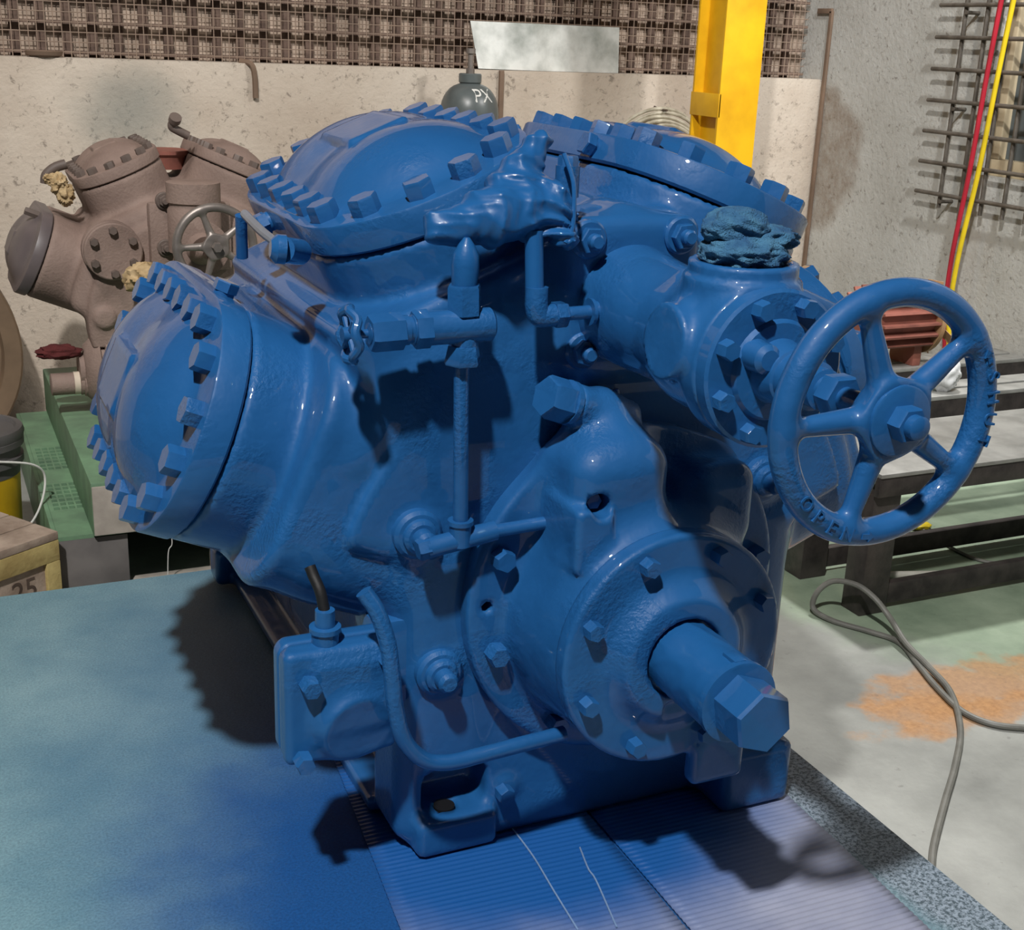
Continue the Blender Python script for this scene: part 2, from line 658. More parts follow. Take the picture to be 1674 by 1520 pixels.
def surface(fn, lo, hi, h):
    """surface nets over an implicit function"""
    lo, hi = np.array(lo, float), np.array(hi, float)
    n = np.ceil((hi - lo) / h).astype(int) + 1
    ax = [lo[i] + h * np.arange(n[i]) for i in range(3)]
    G = np.stack(np.meshgrid(*ax, indexing='ij'), -1).reshape(-1, 3)
    val = np.empty(len(G))
    for s in range(0, len(G), 400000):
        val[s:s + 400000] = fn(G[s:s + 400000])
    V = val.reshape(n)
    S = V < 0
    off = np.array([(i, j, k) for i in (0, 1) for j in (0, 1) for k in (0, 1)])
    cnt = np.zeros(n - 1, int)
    for o in off:
        cnt += S[o[0]:n[0] - 1 + o[0], o[1]:n[1] - 1 + o[1], o[2]:n[2] - 1 + o[2]]
    act = np.argwhere((cnt > 0) & (cnt < 8))
    idx = -np.ones(n - 1, int)
    idx[tuple(act.T)] = np.arange(len(act))
    cv = np.stack([V[tuple((act + o).T)] for o in off], 1)
    acc = np.zeros((len(act), 3))
    num = np.zeros(len(act))
    for a in range(8):
        for b in range(a + 1, 8):
            if np.abs(off[a] - off[b]).sum() != 1:
                continue
            va, vb = cv[:, a], cv[:, b]
            m_ = (va < 0) != (vb < 0)
            t = np.where(m_, va / np.where(va - vb == 0, 1, va - vb), 0)
            acc += np.where(m_[:, None], off[a] + t[:, None] * (off[b] - off[a]), 0)
            num += m_
    P = lo + (act + acc / num[:, None]) * h
    for _ in range(2):
        f0 = fn(P)
        e = h * .2
        g = np.stack([(fn(P + np.eye(3)[i] * e) - f0) / e for i in range(3)], 1)
        g2 = np.maximum((g * g).sum(1), .15)
        st = -(f0 / g2)[:, None] * g
        ln = np.linalg.norm(st, axis=1)
        st *= np.minimum(1, .5 * h / np.maximum(ln, 1e-9))[:, None]
        P = P + st
    quads = []
    for axn in range(3):
        sl0 = [slice(None)] * 3
        sl1 = [slice(None)] * 3
        sl0[axn] = slice(0, n[axn] - 1)
        sl1[axn] = slice(1, n[axn])
        A, B = S[tuple(sl0)], S[tuple(sl1)]
        e = np.argwhere(A != B)
        u, w = (axn + 1) % 3, (axn + 2) % 3
        ok = (e[:, u] > 0) & (e[:, w] > 0) & (e[:, u] < n[u] - 1) & (e[:, w] < n[w] - 1)
        e = e[ok]
        eu, ew = np.eye(3, dtype=int)[u], np.eye(3, dtype=int)[w]
        q = np.stack([idx[tuple((e - eu - ew).T)], idx[tuple((e - ew).T)], idx[tuple(e.T)], idx[tuple((e - eu).T)]], 1)
        inside = A[tuple(e.T)]
        q[~inside] = q[~inside][:, ::-1]
        quads.append(q)
    return P, np.concatenate(quads)


def casting(name, fn, lo, hi, h, mat, parent=None, origin=None):
    v, f = surface(fn, lo, hi, h)
    return part(name, (v, f), mat, parent, True, None, origin)


# shared small hardware ---------------------------------------------------------


def local_mesh(vf, name, auto=radians(35)):
    return mesh_from(vf[0], vf[1], True, name, auto)


def washer_bolt():
    return join(lathe((0, 0, -.004), (0, 0, 1), [(0, .0165), (.008, .0165)], 18),
                hexa((0, 0, .002), (0, 0, .024), .0145))


HEADBOLT = local_mesh(hexa((0, 0, -.004), (0, 0, .024), .0215, .07), 'hex_bolt', radians(25))
SMALLBOLT = local_mesh(hexa((0, 0, -.004), (0, 0, .021), .0135, .1), 'hex_bolt_small', radians(25))
STUD = local_mesh(join(lathe((0, 0, -.004), (0, 0, 1), [(0, .034), (.012, .034), (.016, .030)], 28),
                       hexa((0, 0, .01), (0, 0, .026), .024, .08),
                       lathe((0, 0, .02), (0, 0, 1), [(0, .0135), (.018, .0135), (.023, .010)], 18)), 'stud_nut', radians(30))
RSTUD = local_mesh(join(lathe((0, 0, -.004), (0, 0, 1), [(0, .036), (.014, .036), (.019, .031), (.020, .026), (.026, .025), (.030, .020)], 32),
                        lathe((0, 0, .024), (0, 0, 1), [(0, .0155), (.020, .0155), (.026, .011)], 20)), 'cap_stud', radians(30))
FRONT = Matrix.Rotation(radians(90), 3, 'X')          # local z -> -Y (towards the viewer)


def bolt(mesh, p, parent, rot=FRONT, mat='blue', spin=0.0, name='bolt', scale=None):
    r = (rot @ Matrix.Rotation(spin, 3, 'Z')) if rot is not None else None
    return link(name, mesh, mat, parent, p, r, scale)


# ================================================================== STRUCTURE
WALL_Y = 5.4
CORNER = WY(1340, 130, WALL_Y)
WR = CORNER.x + .02                    # right wall
LEDGE = CORNER.z


def struct(name, vf, mat, parent=None, smooth=False):
    o = part(name, vf, mat, parent, smooth, None)
    if parent is None:
        o['kind'] = 'structure'
    return o


struct('floor', box((-3.5, -1.5, -.1), (WR + .3, 6.2, 0)), 'floor')
wb = struct('wall_back', box((-3.5, WALL_Y, 0), (WR, WALL_Y + .6, LEDGE)), 'wall_back')
struct('wall_back_upper', box((-3.5, WALL_Y + .208, LEDGE), (WR, WALL_Y + .6, 3.6)), 'wall_upper')
W_Y0, W_Y1, W_Z0, W_Z1 = 2.9, 4.26, 1.12, 2.4     # window opening in right wall
wr = struct('wall_right', join(box((WR, -1.5, 0), (WR + .3, W_Y0, 3.6)),
                               box((WR, W_Y1, 0), (WR + .3, 6.2, 3.6)),
                               box((WR, W_Y0, 0), (WR + .3, W_Y1, W_Z0)),
                               box((WR, W_Y0, W_Z1), (WR + .3, W_Y1, 3.6))), 'wall_right')
win = bpy.data.objects.new('window_1', None)
col.objects.link(win)
win.location = (WR + .1, (W_Y0 + W_Y1) / 2, W_Z0)
win['kind'] = 'structure'
for y0, y1, z0, z1 in ((W_Y0, W_Y1, W_Z0, W_Z0 + .07), (W_Y0, W_Y1, W_Z1 - .07, W_Z1), (W_Y1 - .07, W_Y1, W_Z0 + .07, W_Z1 - .07),
                       (W_Y0, W_Y0 + .07, W_Z0 + .07, W_Z1 - .07), (3.55, 3.61, W_Z0 + .07, W_Z1 - .07)):
    part('frame_bar', box((WR + .02, y0, z0), (WR + .12, y1, z1), .006), 'frame', win)
for y0, y1 in ((W_Y0 + .07, 3.55), (3.61, W_Y1 - .07)):
    part('pane', box((WR + .06, y0, W_Z0 + .07), (WR + .07, y1, W_Z1 - .07)), 'pane', win)

# iron grille in front of the window
gx = WR - .07
gr = thing('window_grille', 'grey iron bar grille standing off the right wall over the window', 'grille', (gx, 3.7, .98))
ZB = [1.02 + .13 * k for k in range(12)]
for k, z in enumerate(ZB):
    part('horizontal_bar', cyl((gx, 2.9, z), (gx, 4.56, z), .009, 10), 'grille', gr)
for k in range(13):
    y = 4.42 - .125 * k
    part('vertical_bar', cyl((gx + .016, y, .96), (gx + .016, y, 2.5), .009, 10), 'grille', gr)
for z in ZB[::3]:
    part('wall_anchor', cyl((gx, 4.40, z - .03), (WR + .01, 4.40, z - .03), .008, 8), 'grille', gr)

# slatted screen with wire mesh over the ledge of the back wall
SY = WALL_Y + .16
sc = thing('screen', 'dusty slatted screen with wire mesh above the back wall ledge', 'screen', (2.0, SY, LEDGE))
for k in range(44):
    x = .0 + .098 * k
    if x < WR - .05:
        part('slat', box((x, SY + .02, LEDGE), (x + .036, SY + .035, LEDGE + .75), 0), 'slat', sc, False)
for k in range(6):
    z = LEDGE + .012 + .112 * k
    part('rail', box((-.2, SY - .02, z), (WR - .02, SY + .015, z + .013), 0), 'slat', sc, False)
wires = []
for k in range(140):
    x = -.1 + .031 * k
    if x < WR - .03:
        wires.append(cyl((x, SY - .035, LEDGE), (x, SY - .035, LEDGE + .7), .0022, 5))
for k in range(17):
    z = LEDGE + .02 + .037 * k
    wires.append(cyl((-.1, SY - .035, z), (WR - .03, SY - .035, z), .0022, 5))
wm = part('wire_mesh', join(*wires), 'wire', sc, False)
wm['kind'] = 'stuff'

# ================================================================== WORK PLATFORM
PZ = .4
plat = thing('work_platform', 'low steel work platform with blue paint overspray under the blue compressor', 'platform', (.35, 1.6, 0))
part('platform_top', box((-.9, .35, PZ - .05), (1.347, 2.786, PZ), .004), 'platform', plat)
for x in (-.82, 1.22):
    for y in (.45, 2.66):
        part('leg', box((x, y, 0), (x + .08, y + .08, PZ - .05), .006), 'darksteel', plat)
for y in (.47, 2.68):
    part('rail', box((-.74, y, .1), (1.22, y + .04, .16), .004), 'darksteel', plat)

# corrugated cardboard sheets, left corner dog-eared
CW = 5.0


def corrugated(corners, pitch=.0105, amp=.0011, z0=PZ + .0045, th=.003):
    """corners: front-left, front-right, back-right, back-left (XY); ridges along the first edge"""
    fl, fr, brr, bl = [Vector(c) for c in corners]
    L = (bl - fl).length
    ns = int(L / pitch * 4)
    V, F = [], []
    nu = 14
    for j in range(ns + 1):
        t = j / ns
        for i in range(nu + 1):
            s = i / nu
            p = (fl.lerp(fr, s)).lerp(bl.lerp(brr, s), t)
            wv = amp * sin(2 * pi * t * L / pitch)
            lump = .0016 * noise.noise(Vector((p.x * 6, p.y * 6, 3)))
            V.append((p.x, p.y, z0 + wv + max(0, lump)))
    n = len(V)
    for j in range(ns):
        for i in range(nu):
            a = j * (nu + 1) + i
            F.append((a, a + 1, a + nu + 2, a + nu + 1))
    V += [(x, y, z - th) for x, y, z in V]
    F += [tuple(q + n for q in f[::-1]) for f in F[:]]
    rim = [i for i in range(nu + 1)] + [j * (nu + 1) + nu for j in range(1, ns + 1)] + [ns * (nu + 1) + i for i in range(nu - 1, -1, -1)] + [j * (nu + 1) for j in range(ns - 1, 0, -1)]
    for a, b in zip(rim, rim[1:] + rim[:1]):
        F.append((b, a, a + n, b + n))
    return V, F


tag(part('cardboard_sheet', corrugated([(.49, 1.09), (.90, 1.06), (.90, 1.99), (.575, 1.99)]), 'cardboard', None, True, None),
    'corrugated cardboard sheet under the front left foot of the blue compressor', 'cardboard')
tag(part('cardboard_sheet', corrugated([(.905, 1.06), (1.225, 1.05), (1.262, 1.99), (.905, 1.99)]), 'cardboard', None, True, None),
    'corrugated cardboard sheet under the shaft end of the blue compressor, pale at front', 'cardboard')

for o_, pts_ in ((bpy.data.objects['cardboard_sheet'], [(835, 1350), (872, 1400), (905, 1455), (945, 1520)]),
                 (bpy.data.objects['cardboard_sheet'], [(948, 1385), (962, 1420), (975, 1440), (1008, 1515)])):
    part('torn_crease', tube([WZ(a, b, PZ + .0065) for a, b in pts_], .0014, 6), 'torn', o_)

# ================================================================== BLUE COMPRESSOR
X0, ZC = .915, .787
A1, A2 = radians(22.5), radians(67.5)
comp = thing('compressor', 'glossy blue painted multi-cylinder piston compressor standing on the work platform', 'compressor', (X0, 1.95, PZ))
BANKS = [(-A1, 0.0, 1.945), (A1, 0.0, 1.945), (-A2, .026, 1.975), (A2, -.022, 2.09)]
RG = .620                                # gasket radius


def d_bank(P, cx, cz, al, t0, Yc, r0, r1, w=.178, L=.145, rd=.012):
    x, z = P[:, 0] - cx, P[:, 2] - cz
    n = x * sin(al) + z * cos(al)
    t = x * cos(al) - z * sin(al) - t0
    y = P[:, 1] - Yc
    q = L2(t, np.maximum(np.abs(y) - L, 0)) - w + rd
    e = np.abs(n - (r0 + r1) / 2) - (r1 - r0) / 2 + rd
    return L2(np.maximum(q, 0), np.maximum(e, 0)) + np.minimum(np.maximum(q, e), 0) - rd


def d_deck(P, cx, cz, al, Y0, Y1, top, hw, rd):
    x, z = P[:, 0] - cx, P[:, 2] - cz
    n = x * sin(al) + z * cos(al)
    t = x * cos(al) - z * sin(al)
    Q = np.stack([t, P[:, 1], n], 1)
    return d_box(Q, (0, (Y0 + Y1) / 2, top / 2), (hw, (Y1 - Y0) / 2, top / 2), rd)


def d_deck2(P, cx, cz, al, t0, Y0, Y1, top, hw, r2, rd):
    """block standing on the crank line: rounded in plan, crisp on top"""
    x, z = P[:, 0] - cx, P[:, 2] - cz
    n = x * sin(al) + z * cos(al)
    t = x * cos(al) - z * sin(al) - t0
    a = np.abs(t) - hw + r2
    b = np.abs(P[:, 1] - (Y0 + Y1) / 2) - (Y1 - Y0) / 2 + r2
    q = L2(np.maximum(a, 0), np.maximum(b, 0)) + np.minimum(np.maximum(a, b), 0) - r2 + rd
    e = np.abs(n - top / 2) - top / 2 + rd
    return L2(np.maximum(q, 0), np.maximum(e, 0)) + np.minimum(np.maximum(q, e), 0) - rd


def body_fn(P):
    d = d_cyl(P, (X0, 1.592, ZC), (X0, 2.33, ZC), .50, .03)
    up = smin(d_deck2(P, X0, ZC, -A1, 0, 1.590, 2.30, .550, .225, .03, .014), d_deck2(P, X0, ZC, A1, 0, 1.590, 2.30, .550, .225, .03, .014), .03)
    d = smin(d, up, .05)
    # lower left and right: nothing hangs under the lower banks outside the case walls
    x, z = P[:, 0] - X0, P[:, 2] - ZC
    for s, (al, t0, Yc) in ((-1, BANKS[2]), (1, BANKS[3])):
        t = x * cos(al) - z * sin(al) - t0
        q = d_deck2(P, X0, ZC, al, t0, 1.594, 2.4, 1.2, .178, .10, .01)
        cut = np.minimum(np.minimum(q, x * s - .30), t * s + .03)
        d = smax(d, cut, .05)
    d = np.where(P[:, 2] < ZC - .05, np.maximum(d, np.abs(x) - .33), d)
    d = smax(d, (ZC - .30) - P[:, 2], .03)
    for k, (al, t0, Yc) in enumerate(BANKS):
        if k > 1:
            d = smin(d, d_deck2(P, X0, ZC, al, t0, 1.594 if k == 2 else 1.64, 2.36, .535, .178, .10, .014), .022)
        d = smin(d, d_bank(P, X0, ZC, al, t0, Yc, .2, RG - (.013 if k == 1 else 0), rd=.005), .012)
    disc = d_cyl(P, (X0, 1.578, ZC), (X0, 1.7, ZC), .445, .006)
    for s, (al, t0, Yc) in ((-1, BANKS[2]), (1, BANKS[3])):
        t = x * cos(al) - z * sin(al) - t0
        disc = smax(disc, np.minimum(x * s - .31, t * s - .07), .03)
    d = smin(d, disc, .005)
    # crankcase
    d = smin(d, d_box(P, (X0, 2.16, .62), (.30, .53, .19), .03), .04)
    # front posts and feet
    for s in (-1, 1):
        d = smin(d, d_box(P, (X0 + s * .275, 1.645, .66), (.068, .062, .24), .025), .03)
        fy0, fh = (1.552, .030) if s < 0 else (1.49, .055)
        foot = d_box(P, (X0 + s * .252, (fy0 + 1.72) / 2, .407 + fh), (.066, (1.72 - fy0) / 2, fh), .012)
        d = smin(d, foot, .022)
        d = np.minimum(d, d_box(P, (X0 + s * .335, 2.70, .452), (.05, .04, .045), .015))
        d = smin(d, d_box(P, (X0 + s * .315, 2.2, .420), (.032, .5, .012), .004), .01)
    d = smin(d, d_box(P, (X0, 1.70, .455), (.24, .05, .035), .01), .02)
    d = smax(d, -d_box(P, (.664, 1.528, .506), (.054, .112, .038), .022), .006)
    d = smax(d, -d_cyl(P, (.655, 1.597, .445), (.655, 1.597, .50), .0185), .003)
    d = np.maximum(d, .4085 - P[:, 2])
    # round bosses
    for (bx, bz, br) in ((X0 - .318, .93, .036), (X0 - .281, .71, .036), (X0 + .268, .952, .036), (X0 - .166, .488, .02)):
        d = smin(d, d_cyl(P, (bx, 1.572, bz), (bx, 1.66, bz), br, .006), .012)
    # valve seat
    d = smin(d, d_box(P, (.905, 1.62, 1.258), (.112, .06, .112), .02), .03)
    return d


casting('body', body_fn, (.18, 1.47, .385), (1.66, 2.80, 1.50), .0085, 'blue', comp, (X0, 1.95, PZ))


part('foot_hole_shade', lathe((.655, 1.597, .4455), (0, 0, 1), [(0, .0165), (.0215, .0165)], 24), 'black', comp)  # black plug filling the hole, stands in for the shade inside it

# cylinder head covers -----------------------------------------------------------
def cover_fn(P):
    t, y, n = P[:, 0], P[:, 1], P[:, 2]

    def stad(w, L, z0, z1, rd):
        q = L2(t, np.maximum(np.abs(y) - L, 0)) - w + rd
        e = np.abs(n - (z0 + z1) / 2) - (z1 - z0) / 2 + rd
        return L2(np.maximum(q, 0), np.maximum(e, 0)) + np.minimum(np.maximum(q, e), 0) - rd
    d = stad(.170, .145, .02, .0455, .003)
    R = .20
    for s in (-1, 1):
        c = np.array([0, s * .105, .106 - R])
        d = smin(d, np.maximum(np.linalg.norm(P - c, axis=1) - R, .03 - n), .02)
    d = smin(d, d_ell(P, (0, 0, .03), (.142, .20, .068)), .03)
    d = smin(d, d_box(P, (.0, 0, .098), (.050, .075, .012), .006), .006)
    return d


v, f = surface(cover_fn, (-.2, -.345, -.02), (.2, .345, .14), .0075)
def stadium_plate(w, L, z0, z1, bev, seg=24):
    V, F = [], []
    rows = [(w - bev, z0), (w, z0 + bev), (w, z1 - bev), (w - bev * .4, z1 - bev * .3), (w - bev * 1.4, z1)]
    for (r, z) in rows:
        for k in range(seg + 1):
            a = -pi * k / seg
            V.append((r * cos(a), -L + r * sin(a), z))
        for k in range(seg + 1):
            a = pi - pi * k / seg
            V.append((r * cos(a) * 1, L + r * sin(a), z))
    m_ = 2 * (seg + 1)
    for i in range(len(rows) - 1):
        for k in range(m_):
            k2 = (k + 1) % m_
            F.append((i * m_ + k2, i * m_ + k, (i + 1) * m_ + k, (i + 1) * m_ + k2))
    F.append(tuple(range(m_)))
    F.append(tuple((len(rows) - 1) * m_ + k for k in range(m_))[::-1])
    return V, F


pv_, pf_ = join(stadium_plate(.181, .145, 0, .046, .004), (v, f))
COVER = mesh_from(pv_, pf_, True, 'head_cover', radians(40))
BOLTS = [(s * .147, -.18 + .072 * k) for s in (-1, 1) for k in range(6)]
for s in (-1, 1):
    for tt in (-.105, -.036, .036, .105):
        BOLTS.append((tt, s * (.143 + sqrt(.147 ** 2 - tt ** 2))))
PLUG = local_mesh(join(cyl((0, 0, 0), (.010, 0, 0), .016, 18), hexa((.008, 0, 0), (.024, 0, 0), .019, .08)), 'side_plug', radians(30))
for bi, (al, t0, Yc) in enumerate(BANKS):
    nrm = Vector((sin(al), 0, cos(al)))
    tg = Vector((cos(al), 0, -sin(al)))
    p = Vector((X0, Yc, ZC)) + nrm * (RG + .003 - (.013 if bi == 1 else 0)) + tg * t0
    hc = link('head_cover', COVER, 'blue', comp, p, (0, al, 0))
    for (bx, by) in BOLTS:
        link('bolt', HEADBOLT, 'blue', hc, (bx, by, .046), (0, 0, random.uniform(0, 1)), None, True)
    pl = [(1, -.10), (-1, .05)] if bi == 0 else [(-1, -.09)] if bi == 1 else [(1, -.1)] if bi == 2 else []
    for (s, yy) in pl:
        link('side_plug', PLUG, 'blue', hc, (s * .178, yy, .022), (0, 0, 0 if s > 0 else pi), None, True)

# bearing housing ---------------------------------------------------------------------
FX, FZ = X0 + .010, ZC + .022


def housing_fn(P):
    d = d_cyl(P, (FX, 1.545, FZ), (FX, 1.60, FZ), .262, .006)
    b = d_cyl(P, (X0, 1.40, ZC), (X0, 1.56, ZC), .168, .01, .195)
    d = smin(d, b, .018)
    # thick oil strainer block on top
    lump = d_box(P, (.852, 1.505, .975), (.076, .068, .100), .04)
    d = smin(d, lump, .05)
    d = smin(d, d_cap(P, (.86, 1.50, 1.04), (.855, 1.545, 1.09), .055, .045), .03)
    d = smin(d, d_cyl(P, (.905, 1.545, 1.082), (.802, 1.530, 1.120), .030, .003), .012)
    # side lug for the pipe
    d = smin(d, d_box(P, (.797, 1.474, .952), (.028, .05, .046), .006), .010)
    # right hand lump
    d = smin(d, d_box(P, (1.03, 1.505, .965), (.055, .05, .06), .03), .05)
    # plug hole and flange hole
    hole = WY(980, 826, 1.44)
    d = smax(d, -d_cyl(P, (hole.x, 1.38, hole.z), (hole.x, 1.475, hole.z), .0165), .004)
    h2 = WY(797, 993, 1.545)
    d = smax(d, -d_cyl(P, (h2.x, 1.50, h2.z), (h2.x, 1.59, h2.z), .0085), .002)
    return d


bh = casting('bearing_housing', housing_fn, (.63, 1.37, .53), (1.21, 1.62, 1.16), .006, 'blue', comp)


def seal_fn(P):
    d = d_cyl(P, (X0, 1.385, ZC), (X0, 1.415, ZC), .176, .005)
    d = smin(d, d_cyl(P, (X0, 1.357, ZC), (X0, 1.405, ZC), .090, .006, .125), .02)
    d = smin(d, d_box(P, (X0 + .085, 1.387, ZC - .175), (.045, .016, .05), .012), .01)
    d = smax(d, -d_cyl(P, (X0, 1.30, ZC), (X0, 1.372, ZC), .060), .004)
    d = smax(d, -d_box(P, (X0 + .012, 1.335, ZC - .112), (.038, .04, .045), .01), .01)
    return d


sc_ = casting('seal_cover', seal_fn, (.72, 1.30, .54), (1.11, 1.43, .98), .005, 'blue', comp)
for a in (112.5, 157.5, 202.5, 247.5, 292.5, 337.5, 22.5, 67.5):
    bolt(SMALLBOLT, (X0 + .150 * cos(radians(a)), 1.386, ZC + .150 * sin(radians(a))), sc_, spin=random.random())
for px in ((820, 912), (810, 1067)):
    p = WY(px[0], px[1], 1.54)
    bolt(SMALLBOLT, (p.x, 1.546, p.z), bh, spin=random.random(), scale=1.25)
for a in (-120, -75, -30, 8, 40):
    bolt(SMALLBOLT, (FX + .228 * cos(radians(a)), 1.546, FZ + .228 * sin(radians(a))), bh, spin=random.random(), scale=1.25)
# sight hole plug inside the hole
hp = WY(980, 826, 1.44)
part('sight_plug', hexa((hp.x, 1.472, hp.z), (hp.x, 1.455, hp.z), .013), 'blue', bh)
d_ = Vector((.802 - .905, 1.530 - 1.545, 1.120 - 1.082)).normalized()
q_ = Vector((.802, 1.530, 1.120))
part('hex_cap', join(lathe(q_, d_, [(0, .032), (.008, .032)], 24), hexa(q_ + d_ * .007, q_ + d_ * .046, .031, .1, .3)), 'blue', bh)
g_ = WY(1006, 650, 1.54)
part('grease_nipple', join(lathe((g_.x, g_.y, g_.z - .035), (0, 0, 1), [(0, .007), (.02, .007), (.022, .010), (.03, .010), (.038, .006), (.044, .006), (.048, .004)], 12)), 'blue', bh)

# shaft --------------------------------------------------------------------------------------------
prof = [(0, .052)] + [(.172 * k / 30, .0535) for k in range(1, 31)]
sv, sf = lathe((X0, 1.40, ZC), (0, -1, 0), prof, 64)
sv2 = []
for p in sv:
    nv = noise.noise(Vector((p.x * 26 + p.y * 12, p.y * 9, p.z * 26)))
    ax = Vector((X0, p.y, ZC))
    sv2.append(ax + (p - ax) * (1 + .035 * max(0, 1 - 6 * abs(nv)) * (1 if p.y > 1.25 else 0)))
sh = part('shaft', (sv2, sf), 'wrap', comp, True, radians(50))
part('key', box((X0 - .008, 1.232, ZC + .040), (X0 + .010, 1.262, ZC + .058), .002), 'blue', sh)
part('lock_washer', lathe((X0, 1.236, ZC), (0, -1, 0), [(0, .054), (.001, .057), (.011, .057), (.012, .054)], 36), 'blue', comp)
nut = part('shaft_nut', hexa((X0, 1.224, ZC), (X0, 1.166, ZC), .0440, .06, .35), 'blue', comp, True, radians(20))
part('centre_mark', lathe((X0, 1.1667, ZC), (0, -1, 0), [(0, .004), (.0006, .004)], 12), 'black', nut)

for px in ((680, 870), (715, 1095), (1245, 780)):
    p = WY(px[0], px[1], 1.575)
    bolt(RSTUD, (p.x, 1.575, p.z), comp, name='stud')
p = WY(820, 1290, 1.575)
bolt(SMALLBOLT, (p.x, 1.572, p.z), comp, scale=1.05)

# stop valve with handwheel ----------------------------------------------------------------------------------------
VX, VZ, VY = .907, 1.238, 1.30


def valve_fn(P):
    d = d_cap(P, (VX, 1.28, VZ), (VX, 1.34, VZ), .080)
    d = smin(d, d_cyl(P, (VX, 1.27, VZ), (VX, 1.60, VZ + .01), .068, .01, .088), .04)
    d = smin(d, d_cyl(P, (VX, VY, VZ), (VX + .002, VY, VZ + .098), .078, .004, .0725), .025)
    d = np.minimum(d, d_cyl(P, (VX + .002, VY, VZ + .09), (VX + .002, VY, VZ + .116), .067, .003))
    d = smin(d, d_cyl(P, (VX, VY, VZ + .012), (.803, VY, VZ + .022), .047, .002), .02)
    d = smin(d, d_cyl(P, (VX, 1.236, VZ), (VX, 1.272, VZ), .097, .004), .012)
    d = smax(d, -d_cyl(P, (VX + .002, VY, VZ + .085), (VX + .002, VY, VZ + .2), .054), .003)
    return d


vb = casting('valve_body', valve_fn, (.77, 1.215, 1.10), (1.03, 1.62, 1.38), .005, 'blue', comp)
part('bonnet', join(lathe((VX, 1.236, VZ), (0, -1, 0), [(0, .094), (.002, .097), (.02, .097), (.023, .093), (.023, .062), (.029, .058), (.03, .040), (.06, .034), (.062, .031), (.10, .029), (.102, .024), (.118, .024), (.12, .018), (.15, .018)], 44)),
     'blue', vb)
for k in range(8):
    a = radians(22.5 + 45 * k)
    bolt(SMALLBOLT, (VX + .080 * cos(a), 1.215, VZ + .080 * sin(a)), vb, spin=random.random(), scale=.92)
# two lifting lugs beside the stem
part('gland_lug', lathe((VX - .034, 1.214, VZ + .022), (0, -1, 0), [(0, .020), (.03, .018), (.036, .012)], 20), 'blue', vb)
part('gland_lug', lathe((VX + .040, 1.214, VZ - .010), (0, -1, 0), [(0, .020), (.03, .018), (.036, .012)], 20), 'blue', vb)
part('gland_nut', hexa((VX, 1.105, VZ), (VX, 1.082, VZ), .026, .08), 'blue', vb)
for dx, dz in ((-.075, .086), (.072, .088), (-.075, -.070), (.075, -.07)):
    bolt(STUD, (VX + dx, 1.563, VZ + .018 + dz), vb, name='stud', spin=random.random(), scale=.8)

HWY = 1.015
WHR = .1305


def wheel_fn(P):
    x, y, z = P[:, 0], P[:, 1], P[:, 2]      # local: axis along z
    rr = L2(x, y)
    d = L2(rr - WHR, z) - .0152
    hub = d_cyl(P, (0, 0, -.022), (0, 0, .020), .030, .006, .046)
    d = np.minimum(d, hub)
    for k in range(5):
        a = radians(90 + 20 + 72 * k)
        c = np.array([cos(a), sin(a), 0])
        d = smin(d, d_cap(P, c * .03 + np.array([0, 0, .002]), c * (WHR - .004), .0150, .0095), .014)
    return d


v, f = surface(wheel_fn, (-.155, -.155, -.04), (.155, .155, .03), .0036)
WHEEL = mesh_from(v, f, True, 'handwheel')
hw = link('handwheel', WHEEL, 'blue', comp, (VX, HWY, VZ), FRONT)


def glyphs(txt, size, extrude):
    """mesh verts/faces of flat lettering centred at the origin in XY, raised along +Z"""
    cu = bpy.data.curves.new('lettering', 'FONT')
    cu.body = txt
    cu.size = size
    cu.extrude = extrude
    cu.align_x = 'CENTER'
    cu.align_y = 'CENTER'
    ob = bpy.data.objects.new('lettering', cu)
    col.objects.link(ob)
    dg = bpy.context.evaluated_depsgraph_get()
    me = bpy.data.meshes.new_from_object(ob.evaluated_get(dg))
    vs_ = [v.co.copy() for v in me.vertices]
    fs_ = [tuple(p.vertices) for p in me.polygons]
    bpy.data.objects.remove(ob, do_unlink=True)
    bpy.data.meshes.remove(me)
    return vs_, fs_


def rim_text(txt, a0, step, size, top_out):
    out = []
    for k, ch in enumerate(txt):
        a = radians(a0 + step * k)
        g = glyphs(ch, size, .0022)
        mt = Matrix.Translation((cos(a) * (WHR + .001), sin(a) * (WHR + .001), .0142)) @ Matrix.Rotation(a + (-pi / 2 if top_out else pi / 2), 4, 'Z')
        out.append(xform(g, mt))
    return join(*out)


for tv, tf in (rim_text('OPEN', 219, 10.5, .0225, False), rim_text('SHUT', 16, -10.5, .0225, True)):
    link('raised_lettering', mesh_from(tv, tf, False, 'raised_lettering'), 'blue', hw, (0, 0, 0), None, None, True)
arrow = []
for a0, s in ((263, 1), (27, 1)):
    a = radians(a0)
    pv = [(0, -.003, 0), (.009, -.003, 0), (.009, -.006, 0), (.016, 0, 0), (.009, .006, 0), (.009, .003, 0), (0, .003, 0)]
    V_ = [Vector(p) for p in pv] + [Vector(p) + Vector((0, 0, .003)) for p in pv]
    F_ = [tuple(range(7, 14)), tuple(range(6, -1, -1))] + [(i, (i + 1) % 7, (i + 1) % 7 + 7, i + 7) for i in range(7)]
    mt = Matrix.Translation((cos(a) * WHR, sin(a) * WHR, .0135)) @ Matrix.Rotation(a + pi / 2, 4, 'Z') @ Matrix.Translation((-.008, 0, 0))
    arrow.append(xform((V_, F_), mt))
for av, af in arrow:
    link('raised_arrow', mesh_from(av, af, False, 'raised_arrow'), 'blue', hw, (0, 0, 0), None, None, True)
part('hub_boss', lathe((VX, HWY - .02, VZ), (0, -1, 0), [(0, .0385), (.004, .0385), (.0055, .036)], 40), 'blue', comp)
